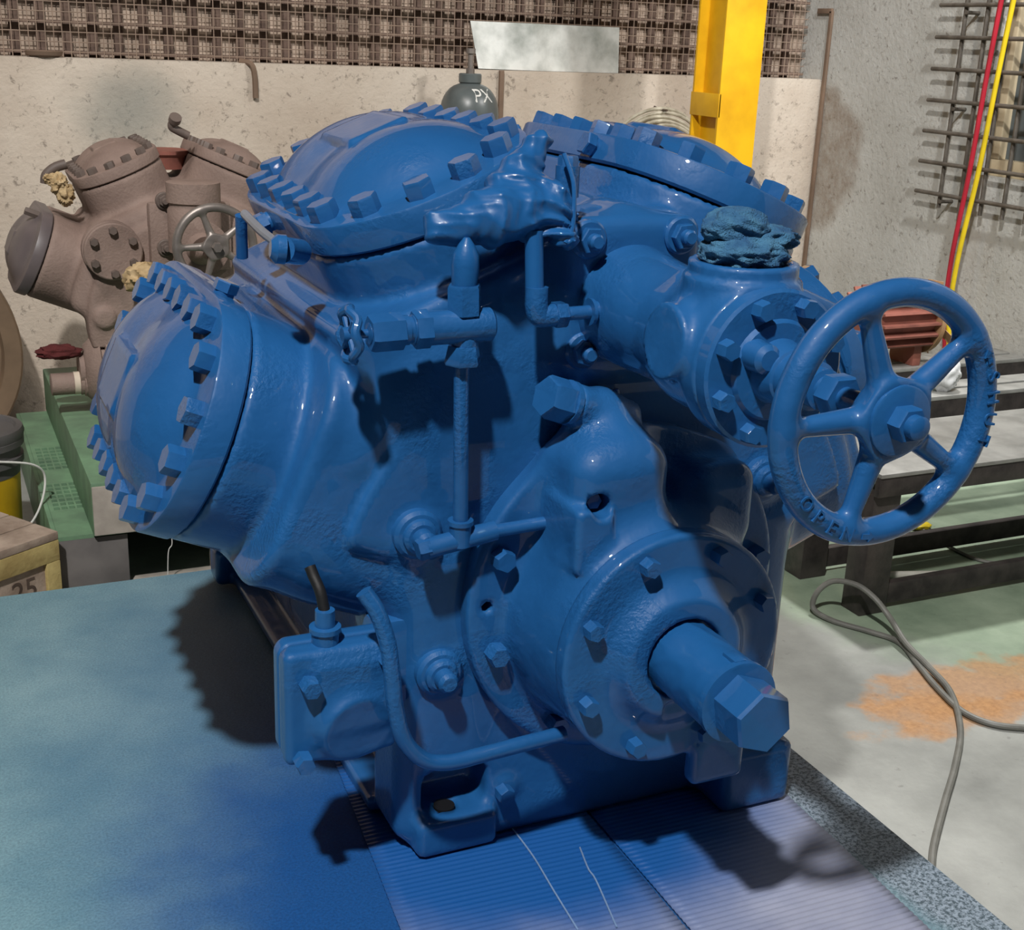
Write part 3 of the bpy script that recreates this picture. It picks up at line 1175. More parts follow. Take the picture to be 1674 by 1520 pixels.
part('stem', cyl((VX, 1.10, VZ), (VX, HWY + .02, VZ), .0135, 20), 'blue', comp)
part('stem_nut', join(hexa((VX, HWY - .024, VZ), (VX, HWY - .043, VZ), .020, .08), lathe((VX, HWY - .041, VZ), (0, -1, 0), [(0, .013), (.012, .013), (.014, .010)], 16)), 'blue', comp)

# gauge line: vertical pipe, tee and angle valve -------------------------------------------------------------------
GY = 1.525
part('gauge_pipe', cyl((0.6396, GY, 0.9620), (0.6349, GY, 1.1850), .0105, 18), 'blue', comp)
tee = part('pipe_tee', join(cyl((0.5893, GY, 0.9319), (0.6930, GY + .003, 0.9444), .0145, 18), cyl((0.6396, GY, 0.9309), (0.6396, GY, 0.9651), .0155, 18),
                            lathe((0.6396, GY, 0.9620), (0, 0, 1), [(0, .018), (.006, .018)], 18)), 'blue', comp)
part('plug', hexa((0.5934, GY, 0.9329), (0.5768, GY, 0.9309), .0155), 'blue', tee)
part('branch_pipe', cyl((0.6899, GY + .003, 0.9433), (0.8250, GY - .002, 0.9505), .0095, 16), 'blue', comp)
vl = part('angle_valve_body', join(cyl((0.6764, GY, 1.2400), (0.5830, GY, 1.2390), .0225, 24, .003), cyl((0.6390, GY, 1.2110), (0.6370, GY, 1.2597), .018, 20)), 'blue', comp)
part('valve_nut', hexa((0.5872, GY, 1.2390), (0.5664, GY, 1.2385), .0255, .06, .25), 'blue', vl)
part('valve_neck', lathe((0.5685, GY, 1.2385), (-1, 0, 0), [(0, .0195), (.004, .0195), (.005, .0175), (.009, .0175), (.010, .0195), (.018, .0195)], 24), 'blue', vl)
part('packing_nut', hexa((0.5509, GY, 1.2379), (0.5073, GY, 1.2369), .0245, .08, .25), 'blue', vl)
part('valve_stem', lathe((0.5104, GY, 1.2369), (-1, 0, 0), [(0, .014), (.004, .014), (.006, .006), (.035, .006)], 16), 'blue', vl)
hwv = []
WC = Vector((0.4814, GY, 1.2369))
ring = [WC + Vector((.003 * sin(6 * t), .033 * cos(t), .033 * sin(t))) for t in [2 * pi * k / 36 for k in range(36)]]
hwv.append(tube(ring, .0062, 10, True, 1))
for k in range(4):
    a = pi / 4 + k * pi / 2
    hwv.append(cyl(WC, WC + Vector((0, .031 * cos(a), .031 * sin(a))), .0045, 8))
hwv.append(cyl(WC + Vector((-.010, 0, 0)), WC + Vector((.012, 0, 0)), .010, 14))
part('valve_handwheel', join(*hwv), 'blue', vl)
part('flare_nut', hexa((0.6370, GY, 1.2556), (0.6359, GY, 1.2940), .0235, .06, .5), 'blue', vl)
part('flare_nut', join(lathe((0.6365, GY, 1.2141), (0, 0, -1), [(0, .021), (.022, .026), (.026, .024)], 6, .5)), 'blue', vl)
part('taped_pipe_end', lathe((0.6359, GY, 1.2888), (.03, 0, 1), [(0, .0165), (.03, .0185), (.045, .017), (.058, .010), (.066, .004)], 16), 'wrap', vl)

# second small line beside the stop valve
HY = 1.515
part('hose', cyl((0.7336, HY, 1.2596), (0.7326, HY + .01, 1.3613), .0125, 18), 'wrap', comp)
part('pipe_elbow', join(tube([(0.7357, HY, 1.2887), (0.7362, HY, 1.2628), (0.7409, HY, 1.2503), (0.7533, HY, 1.2493), (0.7762, HY, 1.2503)], .0155, 16, False, 6)), 'blue', comp)
part('elbow_nut', hexa((0.7627, HY, 1.2498), (0.7803, HY, 1.2503), .0185, .1), 'blue', comp)
part('connector_pipe', join(cyl((0.7762, HY, 1.2503), (0.8301, HY, 1.2513), .0095, 14), lathe((0.8156, HY, 1.2513), (1, 0, 0), [(0, .0185), (.005, .0185), (.006, .0145), (.05, .0145)], 18)), 'blue', comp)


# film-wrapped fitting between the two upper heads
def wrap_fn(P):
    d = d_cap(P, (0.6149, 1.5603, 1.3611), (0.6849, 1.5449, 1.3786), .024, .034)
    d = smin(d, d_cap(P, (0.6849, 1.5449, 1.3786), (0.7570, 1.5449, 1.3889), .036, .033), .02)
    d = smin(d, d_cap(P, (0.7209, 1.5757, 1.4146), (0.7673, 1.5912, 1.4713), .03, .014), .03)
    d = smin(d, d_cap(P, (0.7673, 1.5449, 1.3940), (0.7745, 1.5140, 1.3528), .02, .014), .02)
    ang = np.arctan2(P[:, 2] - 1.361, P[:, 0] - .798)
    rr = L2(P[:, 2] - 1.361, P[:, 0] - .798)
    fold = 1 - np.abs(np.sin(ang * 7.5 + 1.4 * np.sin(rr * 45)))
    u = P[:, 0] * .8 + P[:, 2] * .6 + P[:, 1] * .3
    w = P[:, 0] * -.5 + P[:, 2] * .9 + P[:, 1] * .4
    cr1 = 1 - np.abs(np.sin(u * 62 + 1.3 * np.sin(w * 48)))
    cr2 = 1 - np.abs(np.sin(w * 85 + 1.7 * np.sin(u * 40)))
    return d - .0065 * fold * np.clip(1.3 - rr * 7, 0, 1) - .0038 * cr1 - .0030 * cr2 * cr1 - .0016 * (1 - np.abs(np.sin(u * 150 + 2 * np.sin(w * 90)))) + .003


casting('film_wrap', wrap_fn, (0.5664, 1.4625, 1.3116), (0.8239, 1.6478, 1.5073), .0036, 'wrap', comp)
part('wrap_tie', tube([(0.7796, 1.5418, 1.4579), (0.7848, 1.5222, 1.4249), (0.7827, 1.5119, 1.3940), (0.7786, 1.5057, 1.3652), (0.7673, 1.5016, 1.3477)], .0032, 8), 'wrap', comp)
part('capped_fitting', join(cyl((0.7982, 1.5654, 1.3992), (0.7982, 1.5654, 1.4404), .0165, 18), hexa((0.7982, 1.5654, 1.4352), (0.7982, 1.5654, 1.4538), .014)), 'blue', comp)

# oil filter box with oil line --------------------------------------------------------------------------------------
FBY = 1.52


def filt_fn(P):
    c = np.array([.468, FBY + .036, .72])
    d = d_box(P, c, (.081, .036, .086), .02)
    d = np.minimum(d, d_box(P, (.468, FBY + .012, .72), (.080, .014, .085), .01))
    groove = np.abs(P[:, 1] - (FBY + .032)) - .0022
    d = np.maximum(d, -np.maximum(groove, -(d + .006)))
    d = smin(d, d_cyl(P, (.487, FBY - .012, .682), (.48, FBY + .03, .69), .051, .004, .064), .02)
    d = smin(d, d_box(P, (.484, FBY + .004, .735), (.050, .012, .05), .008), .02)
    return d


fb = casting('oil_filter_housing', filt_fn, (.36, 1.48, .61), (.575, 1.74, .83), .0042, 'blue', comp)
for px in ((500, 1117), (490, 1240)):
    p = WY(px[0], px[1], FBY)
    bolt(SMALLBOLT, (p.x + .003, FBY - .004, p.z), fb, spin=random.random(), scale=1.05)
bolt(SMALLBOLT, (.530, FBY - .004, .782), fb, spin=random.random())
part('filter_mount', box((.535, 1.585, .66), (.62, 1.68, .80), .01), 'blue', fb)
part('filter_fitting', join(lathe((.452, 1.545, .803), (0, 0, 1), [(0, .019), (.018, .019), (.019, .022), (.026, .022), (.027, .014), (.05, .0135)], 20)), 'blue', fb)
part('taped_hose', tube([(.452, 1.548, .85), (.449, 1.556, .875), (.444, 1.57, .893), (.441, 1.578, .905)], .008, 12), 'rubber', fb)
part('oil_pipe', tube([(.492, 1.50, .893), (.508, 1.492, .865), (.521, 1.485, .82), (.526, 1.48, .775), (.531, 1.478, .72), (.543, 1.475, .672), (.572, 1.475, .635), (.61, 1.475, .622), (.66, 1.478, .621), (.72, 1.482, .622), (.80, 1.49, .621)], .0118, 14), 'blue', comp)
part('base_strip', cyl((.74, 1.62, .425), (1.06, 1.60, .425), .012, 12), 'blue', comp)
# small valve body on the left between the heads with a grey clear hose
p1, p2 = WY(475, 412, 1.72), WY(405, 350, 1.98)
part('drain_fitting', join(cyl(WY(490, 412, 1.74), WY(462, 408, 1.70), .018, 16), lathe(WY(466, 408, 1.70), (-1, .1, .1), [(0, .02), (.012, .02), (.02, .012)], 16)), 'blue', comp)
part('clear_hose', tube([WY(462, 404, 1.71), WY(430, 380, 1.8), WY(400, 350, 1.95)], .007, 10, False, 6), 'clearhose', comp)
part('stand_pipe', cyl(WY(396, 420, 2.0), WY(394, 352, 1.98), .0095, 12), 'blue', comp)

# cloth stuffed into the outlet
rg = join(crumple((VX + .0, VY, VZ + .126), (.045, .043, .020), 3, .30, 1.7, 90, 50, True, .5),
          crumple((VX - .012, VY + .004, VZ + .155), (.036, .028, .021), 5, .26, 1.5, 80, 44, True, .5),
          crumple((VX + .030, VY + .002, VZ + .142), (.034, .030, .013), 9, .34, 1.6, 70, 40, True, .5))
tag(part('cloth_rag', rg, 'bluerag', None, True, None), 'paint-stained blue cloth rag stuffed into the open valve outlet', 'rag')

# ================================================================== BACKGROUND
# ---- second compressor in taupe primer on a green skid
S2 = .79
BX, BZ, BY = .805, .678, 4.25
c2 = thing('compressor', 'unpainted taupe compressor with a steel handwheel on the green skid', 'compressor', (BX, BY + .3, .365))
B2 = [(-A1, BY + .31), (A1, BY + .31), (-A2, BY + .33)]


def body2_fn(P):
    Q = (P - np.array([BX, BY, BZ])) / S2
    d = d_cyl(Q, (0, .01, 0), (0, .66, 0), .49, .05)
    d = smin(d, d_deck(Q, 0, 0, -A1, .01, .68, .49, .23, .05), .04)
    d = smin(d, d_deck(Q, 0, 0, A1, .01, .68, .49, .23, .05), .04)
    x, z = Q[:, 0], Q[:, 2]
    t = x * cos(A2) + z * sin(A2)
    d = smax(d, np.minimum(np.minimum(-x - .30, -t - .15), -t), .05)
    for al, Yc in B2:
        d = smin(d, d_bank(Q, 0, 0, al, 0, (Yc - BY) / S2, .1, RG), .03)
    d = smin(d, d_cyl(Q, (0, -.03, 0), (0, .1, 0), .43, .02), .03)
    d = np.where(z < -.1, np.maximum(d, np.abs(x) - .34), d)
    d = smin(d, d_box(Q, (0, .35, -.2), (.30, .33, .18), .03), .05)
    p_ = (np.array(WY(172, 520, BY - .03)) - np.array([BX, BY, BZ])) / S2
    d = smin(d, d_cyl(Q, (p_[0], -.05, p_[2]), (p_[0], .2, p_[2]), .042, .008), .02)
    return np.maximum(d * S2, .3675 - P[:, 2])


casting('body', body2_fn, (.10, BY - .06, .36), (1.30, BY + .62, 1.30), .010, 'primer', c2, (BX, BY + .3, .365))
CV2 = COVER.copy()
CV2.materials.clear()
CVG = COVER.copy()
CVG.materials.clear()
HB2 = HEADBOLT.copy()
HB2.materials.clear()
SB2 = SMALLBOLT.copy()
SB2.materials.clear()
ST2 = STUD.copy()
ST2.materials.clear()
WH2 = WHEEL.copy()
WH2.materials.clear()
for k, (al, Yc) in enumerate(B2):
    p = Vector((BX, Yc, BZ)) + Vector((sin(al), 0, cos(al))) * (RG * S2 + .003)
    hc = link('head_cover', (CVG if k == 2 else CV2), 'greycover' if k == 2 else 'primer', c2, p, (0, al, 0), S2)
    if k < 2:
        for (bx, by) in BOLTS:
            link('bolt', HB2, 'primerbolt', hc, (bx, by, .046), (0, 0, random.uniform(0, 1)), None, True)
    else:
        hc['label'] = 'grey film-covered head cover'
        link('stud', HB2, 'primerbolt', hc, (.15, -.12, .046), (0, 0, 0), (.8, .8, 2.4), True)
# round blind flange
p = WY(186, 412, BY - .05)
bf = part('blind_flange', lathe((p.x, BY + .02, p.z), (0, -1, 0), [(0, .092), (.035, .092), (.037, .086), (.045, .086), (.046, .09), (.066, .09), (.069, .086)], 44), 'primer', c2)
for k in range(6):
    a = radians(90 + 60 * k)
    bolt(SB2, (p.x + .068 * cos(a), BY - .048, p.z + .068 * sin(a)), bf, mat='primerbolt', scale=1.0)
# valve with outlet and handwheel
pv = WY(322, 400, BY - .14)
v2 = part('valve_body', join(box((pv.x - .13, BY - .055, pv.z - .10), (pv.x + .13, BY - .005, pv.z + .12), .012),
                             cyl((pv.x, BY - .03, pv.z), (pv.x, BY - .20, pv.z), .075, 28, .01),
                             lathe((pv.x - .005, BY - .14, pv.z - .02), (0, 0, 1), [(0, .082), (.13, .082), (.14, .076), (.15, .076), (.155, .083), (.215, .083), (.217, .075)], 32),
                             lathe((pv.x, BY - .20, pv.z), (0, -1, 0), [(0, .085), (.02, .085), (.022, .05), (.06, .04), (.10, .02), (.16, .014)], 28)), 'primer', c2)
for px in ((268, 328), (271, 405)):
    q = WY(px[0], px[1], BY - .058)
    bolt(ST2, (q.x, BY - .056, q.z), v2, mat='primerbolt', name='stud', scale=.8)
q = WY(352, 402, BY - .36)
wh = link('handwheel', WH2, 'steel', c2, q, FRONT, .88)
part('hub_nut', hexa((q.x, q.y - .02, q.z), (q.x, q.y - .04, q.z), .016), 'steel', c2)
part('stem', cyl((pv.x, BY - .3, pv.z), (q.x, q.y, q.z), .010, 12), 'steel', c2)
# oil pump and shaft end on its left side
p = WY(160, 604, BY + .05)
part('end_flange', lathe((p.x + .06, p.y, p.z), (-1, 0, 0), [(0, .09), (.012, .125), (.04, .125), (.043, .105), (.055, .105), (.058, .122), (.075, .11), (.10, .085), (.105, .06), (.12, .06)], 36), 'primer', c2)
part('pump_cylinder', lathe((p.x - .035, p.y - .02, p.z - .035), (-1, 0, 0), [(0, .045), (.012, .045), (.014, .040), (.024, .040), (.026, .036), (.115, .036), (.117, .030)], 28), 'primer', c2)
part('tape_band', lathe((p.x - .062, p.y - .02, p.z - .035), (-1, 0, 0), [(0, .0375), (.018, .0375)], 28), 'tape', c2)
# elbow fitting, bent pipe, small flange between the heads
part('elbow_fitting', join(tube([WY(308, 222, BY + .16), WY(292, 214, BY + .16), WY(281, 207, BY + .16), WY(284, 197, BY + .15)], .014, 12),
                           lathe(WY(285, 198, BY + .15), (.1, -.6, .6), [(0, .02), (.02, .02)], 14)), 'primerbolt', c2)
part('bent_pipe', tube([WY(108, 268, BY + .2), WY(90, 274, BY + .2), WY(76, 286, BY + .2), WY(74, 300, BY + .2)], .016, 12), 'primerbolt', c2)
q = WY(268, 245, BY + .35)
part('gap_flange', lathe((q.x, q.y, q.z - .06), (0, 0, 1), [(0, .07), (.04, .075), (.05, .085), (.062, .085)], 28), 'motor', c2)
for px, r_, sd in (((95, 300), (.020, .02, .024), 21), ((82, 292), (.014, .014, .012), 22), ((107, 318), (.020, .02, .024), 23)):
    q = WY(px[0], px[1], BY + .18)
    part('masking_wrap', crumple(q, r_, sd, .6, 2.0, 36, 24), 'foam', c2)
q = WY(236, 458, BY - .16)
part('masking_wrap', join(crumple(q, (.045, .045, .040), 31, .45, 1.6, 44, 30), cyl(q, (q.x + .02, BY + .02, q.z), .025, 12)), 'foam', c2)
q = WY(100, 592, BY - .03)
tag(part('cloth_rag', join(crumple((q.x, p.y - .02, q.z + .020), (.058, .028, .020), 41, .3, 1.6, 50, 34)), 'redcloth', None, True, None),
    'maroon cloth rag lying on the oil pump of the taupe compressor', 'rag')

# ---- green skid
sk = thing('skid', 'pale green steel skid with a perforated step carrying the taupe compressor', 'skid', (.75, 4.2, 0))
part('beam', box((.37, 3.585, .20), (1.25, 4.95, .362), .006), 'greenpaint', sk)
part('end_plate', box((.372, 3.578, .205), (1.25, 3.586, .352), .003), 'whiteface', sk)


def step_plate():
    """step with two punched grids of slots"""
    x0, x1, y0, y1, z1, th = .275, .372, 3.60, 4.92, .205, .012
    xs = [x0, .285] + [.285 + .022 * k + d for k in range(4) for d in (.003, .019)] + [x1]
    ys = [y0]
    holes = []
    for g0 in (3.83, 4.22):
        for k in range(7):
            ys += [g0 + .036 * k, g0 + .036 * k + .024]
            holes.append((g0 + .036 * k, g0 + .036 * k + .024))
    ys.append(y1)
    out = []
    xs = sorted(set(xs))
    for a, b in zip(ys, ys[1:]):
        row = any(abs(a - h[0]) < 1e-6 for h in holes)
        if not row:
            out.append(box((x0, a, z1 - th), (x1, b, z1)))
        else:
            for k, (p0, p1) in enumerate(zip(xs, xs[1:])):
                if not (k >= 2 and (k - 2) % 2 == 0 and p1 - p0 < .0165):
                    out.append(box((p0, a, z1 - th), (p1, b, z1)))
    return join(*out)


part('step_plate', step_plate(), 'greenpaint', sk, False)
part('step_side', box((.262, 3.60, 0), (.275, 4.92, .205), .002), 'greenpaint', sk)
part('step_front', box((.275, 3.60, 0), (.465, 3.612, .193), .002), 'stepgrey', sk)
part('sill', box((.466, 3.63, 0), (.74, 3.66, .035), .003), 'whiteface', sk)
part('post', box((.715, 3.66, 0), (.74, 3.69, .21), .003), 'whiteface', sk)
part('foot_beam', box((.9, 3.7, 0), (1.2, 4.9, .2), .004), 'darksteel', sk)
part('foot_beam', box((.40, 4.5, 0), (.9, 4.9, .2), .004), 'darksteel', sk)
p = WY(272, 905, 3.57)
tag(part('string', tube([WY(280, 872, 3.56), WY(281, 890, 3.562), WY(275, 905, 3.565), (WY(272, 922, 3.565).x, 3.565, .004)], .0016, 6), 'white', None), 'thin white string hanging down the front of the green skid', 'string')

# ---- pail, crate, flywheel
pc = Vector((.075, 3.98, 0))
pa = thing('pail', 'yellow pail with a grey rim and a white wire handle behind the wooden crate', 'pail', pc)
part('pail_body', lathe(pc, (0, 0, 1), [(0, .125), (.30, .136)], 40), 'pailyellow', pa)
part('pail_rim', lathe(pc, (0, 0, 1), [(.30, .137), (.33, .138), (.335, .150), (.355, .150), (.36, .142), (.385, .143), (.39, .154), (.408, .154), (.413, .147)], 40), 'pailgrey', pa)
part('lid', lathe(pc, (0, 0, 1), [(.40, .15), (.425, .157), (.44, .152), (.443, .135), (.432, .128), (.430, .02)], 40), 'pailgrey', pa)
part('handle', tube([pc + Vector((.05, -.148, .375)), pc + Vector((.17, -.08, .33)), pc + Vector((.20, -.06, .27)), pc + Vector((.16, -.12, .18)), pc + Vector((.06, -.185, .10))], .0035, 8), 'white', pa)

cc = WZ(95, 868, .25)
cr = thing('crate', 'small yellow-washed wooden crate with grey lid boards beside the work platform', 'crate', (cc.x - .15, cc.y - .05, 0))
RA = radians(33)
for k in range(3):
    y0 = .0 + .105 * k
    part('lid_board', rotz(box((cc.x - .40, cc.y + y0, .226), (cc.x, cc.y + y0 + .10, .25), .004), RA, cc), 'woodtop', cr)
part('front_board', rotz(box((cc.x - .40, cc.y, .165), (cc.x, cc.y + .02, .225), .003), RA, cc), 'wood', cr)
part('front_board', rotz(box((cc.x - .40, cc.y, .0), (cc.x, cc.y + .02, .03), .003), RA, cc), 'wood', cr)
part('corner_post', rotz(box((cc.x - .045, cc.y, .03), (cc.x, cc.y + .02, .165), .003), RA, cc), 'wood', cr)
pn = part('panel', rotz(box((cc.x - .38, cc.y + .012, .028), (cc.x - .045, cc.y + .022, .167), 0), RA, cc), 'woodtop', cr)
part('side_board', rotz(box((cc.x - .02, cc.y + .02, .0), (cc.x, cc.y + .31, .226), .003), RA, cc), 'wood', cr)
part('back_board', rotz(box((cc.x - .40, cc.y + .29, .0), (cc.x - .02, cc.y + .31, .226), .003), RA, cc), 'wood', cr)
g = glyphs('25', .085, .001)
mt = Matrix.Translation(cc) @ Matrix.Rotation(RA, 4, 'Z') @ Matrix.Translation((-.115, .0115, -.145)) @ Matrix.Rotation(pi / 2, 4, 'X')
part('stencil_number', xform(g, mt), 'iron', pn, False)

fc = WY(-187, 585, 5.1)
fr = .47
fl = thing('flywheel', 'large tan flywheel standing against the back wall at left', 'flywheel', (fc.x, 5.1, fc.z - fr))
part('rim', lathe((fc.x, 5.16, fc.z), (0, -1, 0), [(0, fr * .8), (0, fr), (.09, fr), (.095, fr * .985), (.095, fr * .86), (.06, fr * .84), (.06, fr * .80)], 64, 0, False), 'flywheel', fl)
part('web', lathe((fc.x, 5.15, fc.z), (0, -1, 0), [(0, fr * .82), (.04, fr * .82), (.05, .1), (.10, .09), (.10, .03)], 48), 'flywheel', fl)

# ---- wall things
p0, p1 = WY(1030, 40, 4.72), WY(1255, 0, 4.70)
ex = WY(1190, 0, 4.70).x
fx1 = WY(1255, 0, 4.70).x
yc_ = thing('steel_column', 'yellow painted steel column in front of the back wall', 'column', ((ex + fx1) / 2, 4.8, 0))
part('front_flange', box((ex, 4.70, 0), (fx1, 4.715, 3.5), .002), 'yellow', yc_)
part('rear_flange', box((ex, 4.90, 0), (fx1, 4.915, 3.5), .002), 'yellow', yc_)
part('web', box(((ex + fx1) / 2 - .05, 4.715, 0), ((ex + fx1) / 2 - .04, 4.90, 3.5)), 'yellow', yc_)
zb = WY(1165, 160, 4.8).z
part('batten', box((ex - .002, 4.70, zb - .075), (ex + .008, 4.92, zb + .02), .001), 'yellow', yc_)
part('batten', box((ex - .002, 4.70, zb - .85), (ex + .008, 4.92, zb - .75), .001), 'yellow', yc_)

gc = WY(768, 150, 5.2)
cyr = WY(812, 165, 5.2).x - WY(768, 165, 5.2).x
gz = WY(768, 120, 5.2).z
gc_ = thing('gas_cylinder', 'grey gas cylinder with white letters standing against the back wall', 'gas cylinder', (gc.x, 5.2, 0))
prof = [(0, cyr * .9), (.03, cyr), (gz - .16, cyr)] + [(gz - .16 + .118 * sin(t), .036 + (cyr - .036) * cos(t)) for t in [k * pi / 2 / 8 for k in range(1, 8)]] + [(gz - .04, .042), (gz - .035, .048), (gz - .004, .048), (gz, .044)]
part('shell', lathe((gc.x, 5.2, 0), (0, 0, 1), prof, 48), 'cylgrey', gc_)
part('valve', join(lathe((gc.x, 5.2, gz), (0, 0, 1), [(0, .018), (.02, .018), (.022, .012), (.075, .012), (.08, .02), (.10, .02)], 16)), 'steel', gc_)
gl = glyphs('PX', .075, 0)
tv = []
for v_ in gl[0]:
    zz = gz - .088 + v_.y
    tt = math.asin(max(0, min(1, (zz - (gz - .16)) / .118)))
    r_ = .036 + (cyr - .036) * cos(tt) + .0015
    a = -pi / 2 + .18 + v_.x / r_
    tv.append(Vector((gc.x + r_ * cos(a), 5.2 + r_ * sin(a), zz)))
part('painted_letters', (tv, gl[1]), 'white', gc_, False)

# bent galvanised sheet leaning on the ledge
shy = WALL_Y + .06
V_, F_ = [], []
nx, nz = 16, 4
a_, b_, c_, d_ = WY(782, 112, shy), WY(1012, 121, shy), WY(1016, 45, shy), WY(772, 34, shy)
for j in range(nz + 1):
    for i in range(nx + 1):
        q = a_.lerp(b_, i / nx).lerp(d_.lerp(c_, i / nx), j / nz)
        V_.append((q.x, shy + .022 * j / nz + .010 * sin(i * .7) * (j / nz) + (.008 if i > 7 else 0), max(q.z, LEDGE + .001)))
for j in range(nz):
    for i in range(nx):
        k = j * (nx + 1) + i
        F_.append((k, k + 1, k + nx + 2, k + nx + 1))
n = len(V_)
V_ += [(x, y + .002, z) for x, y, z in V_]
F_ += [tuple(q + n for q in f[::-1]) for f in F_[:]]
rim = list(range(nx + 1)) + [(j + 1) * (nx + 1) - 1 for j in range(1, nz + 1)] + [nz * (nx + 1) + i for i in range(nx - 1, -1, -1)] + [j * (nx + 1) for j in range(nz - 1, 0, -1)]
F_ += [(b, a, a + n, b + n) for a, b in zip(rim, rim[1:] + rim[:1])]
ms = thing('metal_sheet', 'bright bent galvanised sheet leaning on the back wall ledge', 'metal sheet', a_)
part('sheet', (V_, F_), 'galv', ms, True, radians(30))
q = WY(1000, 52, shy + .03)
part('rivet_hole', lathe((q.x, shy + .035, q.z), (0, -1, 0), [(0, .008), (.006, .008)], 12), 'black', ms)

# coil of pale hose hanging on the wall behind the right head
q = WY(1088, 176, 5.3)
cl = thing('hose_coil', 'coil of pale hose hanging on the back wall beside the yellow column', 'hose', (q.x, 5.33, q.z - .56))
for k in range(5):
    r_ = .275 - .012 * k
    ce = Vector((q.x + .01 * sin(k * 2), 5.34 - .012 * k, q.z - .28 - .006 * k))
    part('turn', tube([ce + Vector((r_ * cos(t), .012 * sin(3 * t + k), r_ * sin(t))) for t in [2 * pi * i / 40 for i in range(40)]], .0085, 8, True, 1), 'coil', cl)
part('hook', tube([(q.x, WALL_Y + .01, q.z + .0), (q.x, 5.34, q.z - .012), (q.x, 5.285, q.z - .012)], .005, 8), 'iron', cl)

q0, q1 = WY(395, 93, WALL_Y), WY(416, 160, WALL_Y)
tag(part('wall_strap', tube([(q0.x, WALL_Y + .03, LEDGE + .006), (q1.x - .012, WALL_Y - .008, LEDGE - .004), (q1.x, WALL_Y - .012, LEDGE - .05), (q1.x + .002, WALL_Y - .012, q1.z)], .012, 8), 'strap', None),
    'short brown strap hanging over the back wall ledge above the taupe compressor', 'strap')
q0, q1 = WY(818, 115, WALL_Y), WY(812, 200, WALL_Y)
tag(part('wall_conduit', box((q0.x - .008, WALL_Y - .018, .02), (q0.x + .012, WALL_Y - .001, LEDGE), .002), 'strap', None),
    'thin brown conduit running down the back wall beside the gas cylinder', 'conduit')
q0 = WY(72, 83, WALL_Y + .04)
tag(part('flat_dish', lathe((q0.x, WALL_Y + .045, LEDGE), (0, 0, 1), [(0, .05), (.008, .066), (.022, .07), (.024, .066), (.012, .05)], 32), 'strap', None),
    'flat brown dish lying on the back wall ledge at far left', 'dish')
q0, q1 = WX(1360, 18, WR - .012), WX(1314, 470, WR - .012)
tag(part('wall_conduit', join(box((WR - .016, q0.y - .006, .02), (WR - .001, q0.y + .014, q0.z), .002), box((WR - .016, q0.y, q0.z - .012), (WR - .001, q0.y + .11, q0.z + .012), .002)), 'strap', None),
    'thin grey brown conduit with a bent top in the right wall corner', 'conduit')

# hoses hanging at the window grille
for m_, dx, lab in (('redhose', 0, 'red air hose hanging down in front of the window grille'), ('yellowhose', 21, 'yellow air hose hanging down in front of the window grille')):
    hx = gx - (.03 if dx == 0 else .06)
    pts = [WX(1655 + dx, -90, hx), WX(1637 + dx * .95, 0, hx), WX(1612 + dx * .85, 130, hx), WX(1585 + dx * .7, 280, hx), WX(1556 + dx * .5, 420, hx), WX(1545 + dx * .35, 510, hx), WX(1543 + dx * .3, 600, hx)]
    pts.append(Vector((hx, pts[-1].y + .01, .02)))
    tag(part('air_hose', tube(pts, .0105, 10), m_, None), lab, 'hose')

# ---- right hand benches, motor, floor clutter
be = thing('steel_bench', 'low dark steel bench with a pale top beside the work platform', 'bench', (3.2, 2.95, 0))
part('bench_top', box((2.43, 2.70, .445), (4.05, 3.13, .457), .002), 'benchtop', be)
part('front_rail', box((2.43, 2.705, .385), (4.05, 2.725, .445), .002), 'darksteel', be)
part('rear_rail', box((2.43, 3.105, .385), (4.05, 3.125, .445), .002), 'darksteel', be)
for x in (2.44, 3.93):
    for y in (2.73, 3.02):
        part('leg', box((x, y, 0), (x + .10, y + .085, .385), .004), 'darksteel', be)
part('stretcher', box((2.54, 2.745, .02), (3.93, 2.775, .085), .003), 'darksteel', be)
part('stretcher', box((2.54, 3.04, .02), (3.93, 3.07, .085), .003), 'darksteel', be)
for i_, (ya, yb, lab) in enumerate(((3.42, 3.60, 'slotted pale steel beam bench nearer the low bench'), (3.80, 3.98, 'slotted pale steel beam bench under the red motor'))):
    bb = thing('beam_bench', lab, 'bench', (3.5, (ya + yb) / 2, 0), 'slotted beam benches')
    part('top_strip', box((2.75, ya, .415), (4.1, ya + .075, .43), .002), 'benchtop', bb)
    part('top_strip', box((2.75, ya + .095, .415), (4.1, yb, .43), .002), 'benchtop', bb)
    part('side_channel', box((2.75, ya + .002, .345), (4.1, ya + .014, .415)), 'darksteel', bb)
    part('side_channel', box((2.75, yb - .014, .345), (4.1, yb - .002, .415)), 'darksteel', bb)
    for x in (2.80, 3.95):
        part('leg', box((x, ya + .03, 0), (x + .06, yb - .03, .415), .003), 'darksteel', bb)

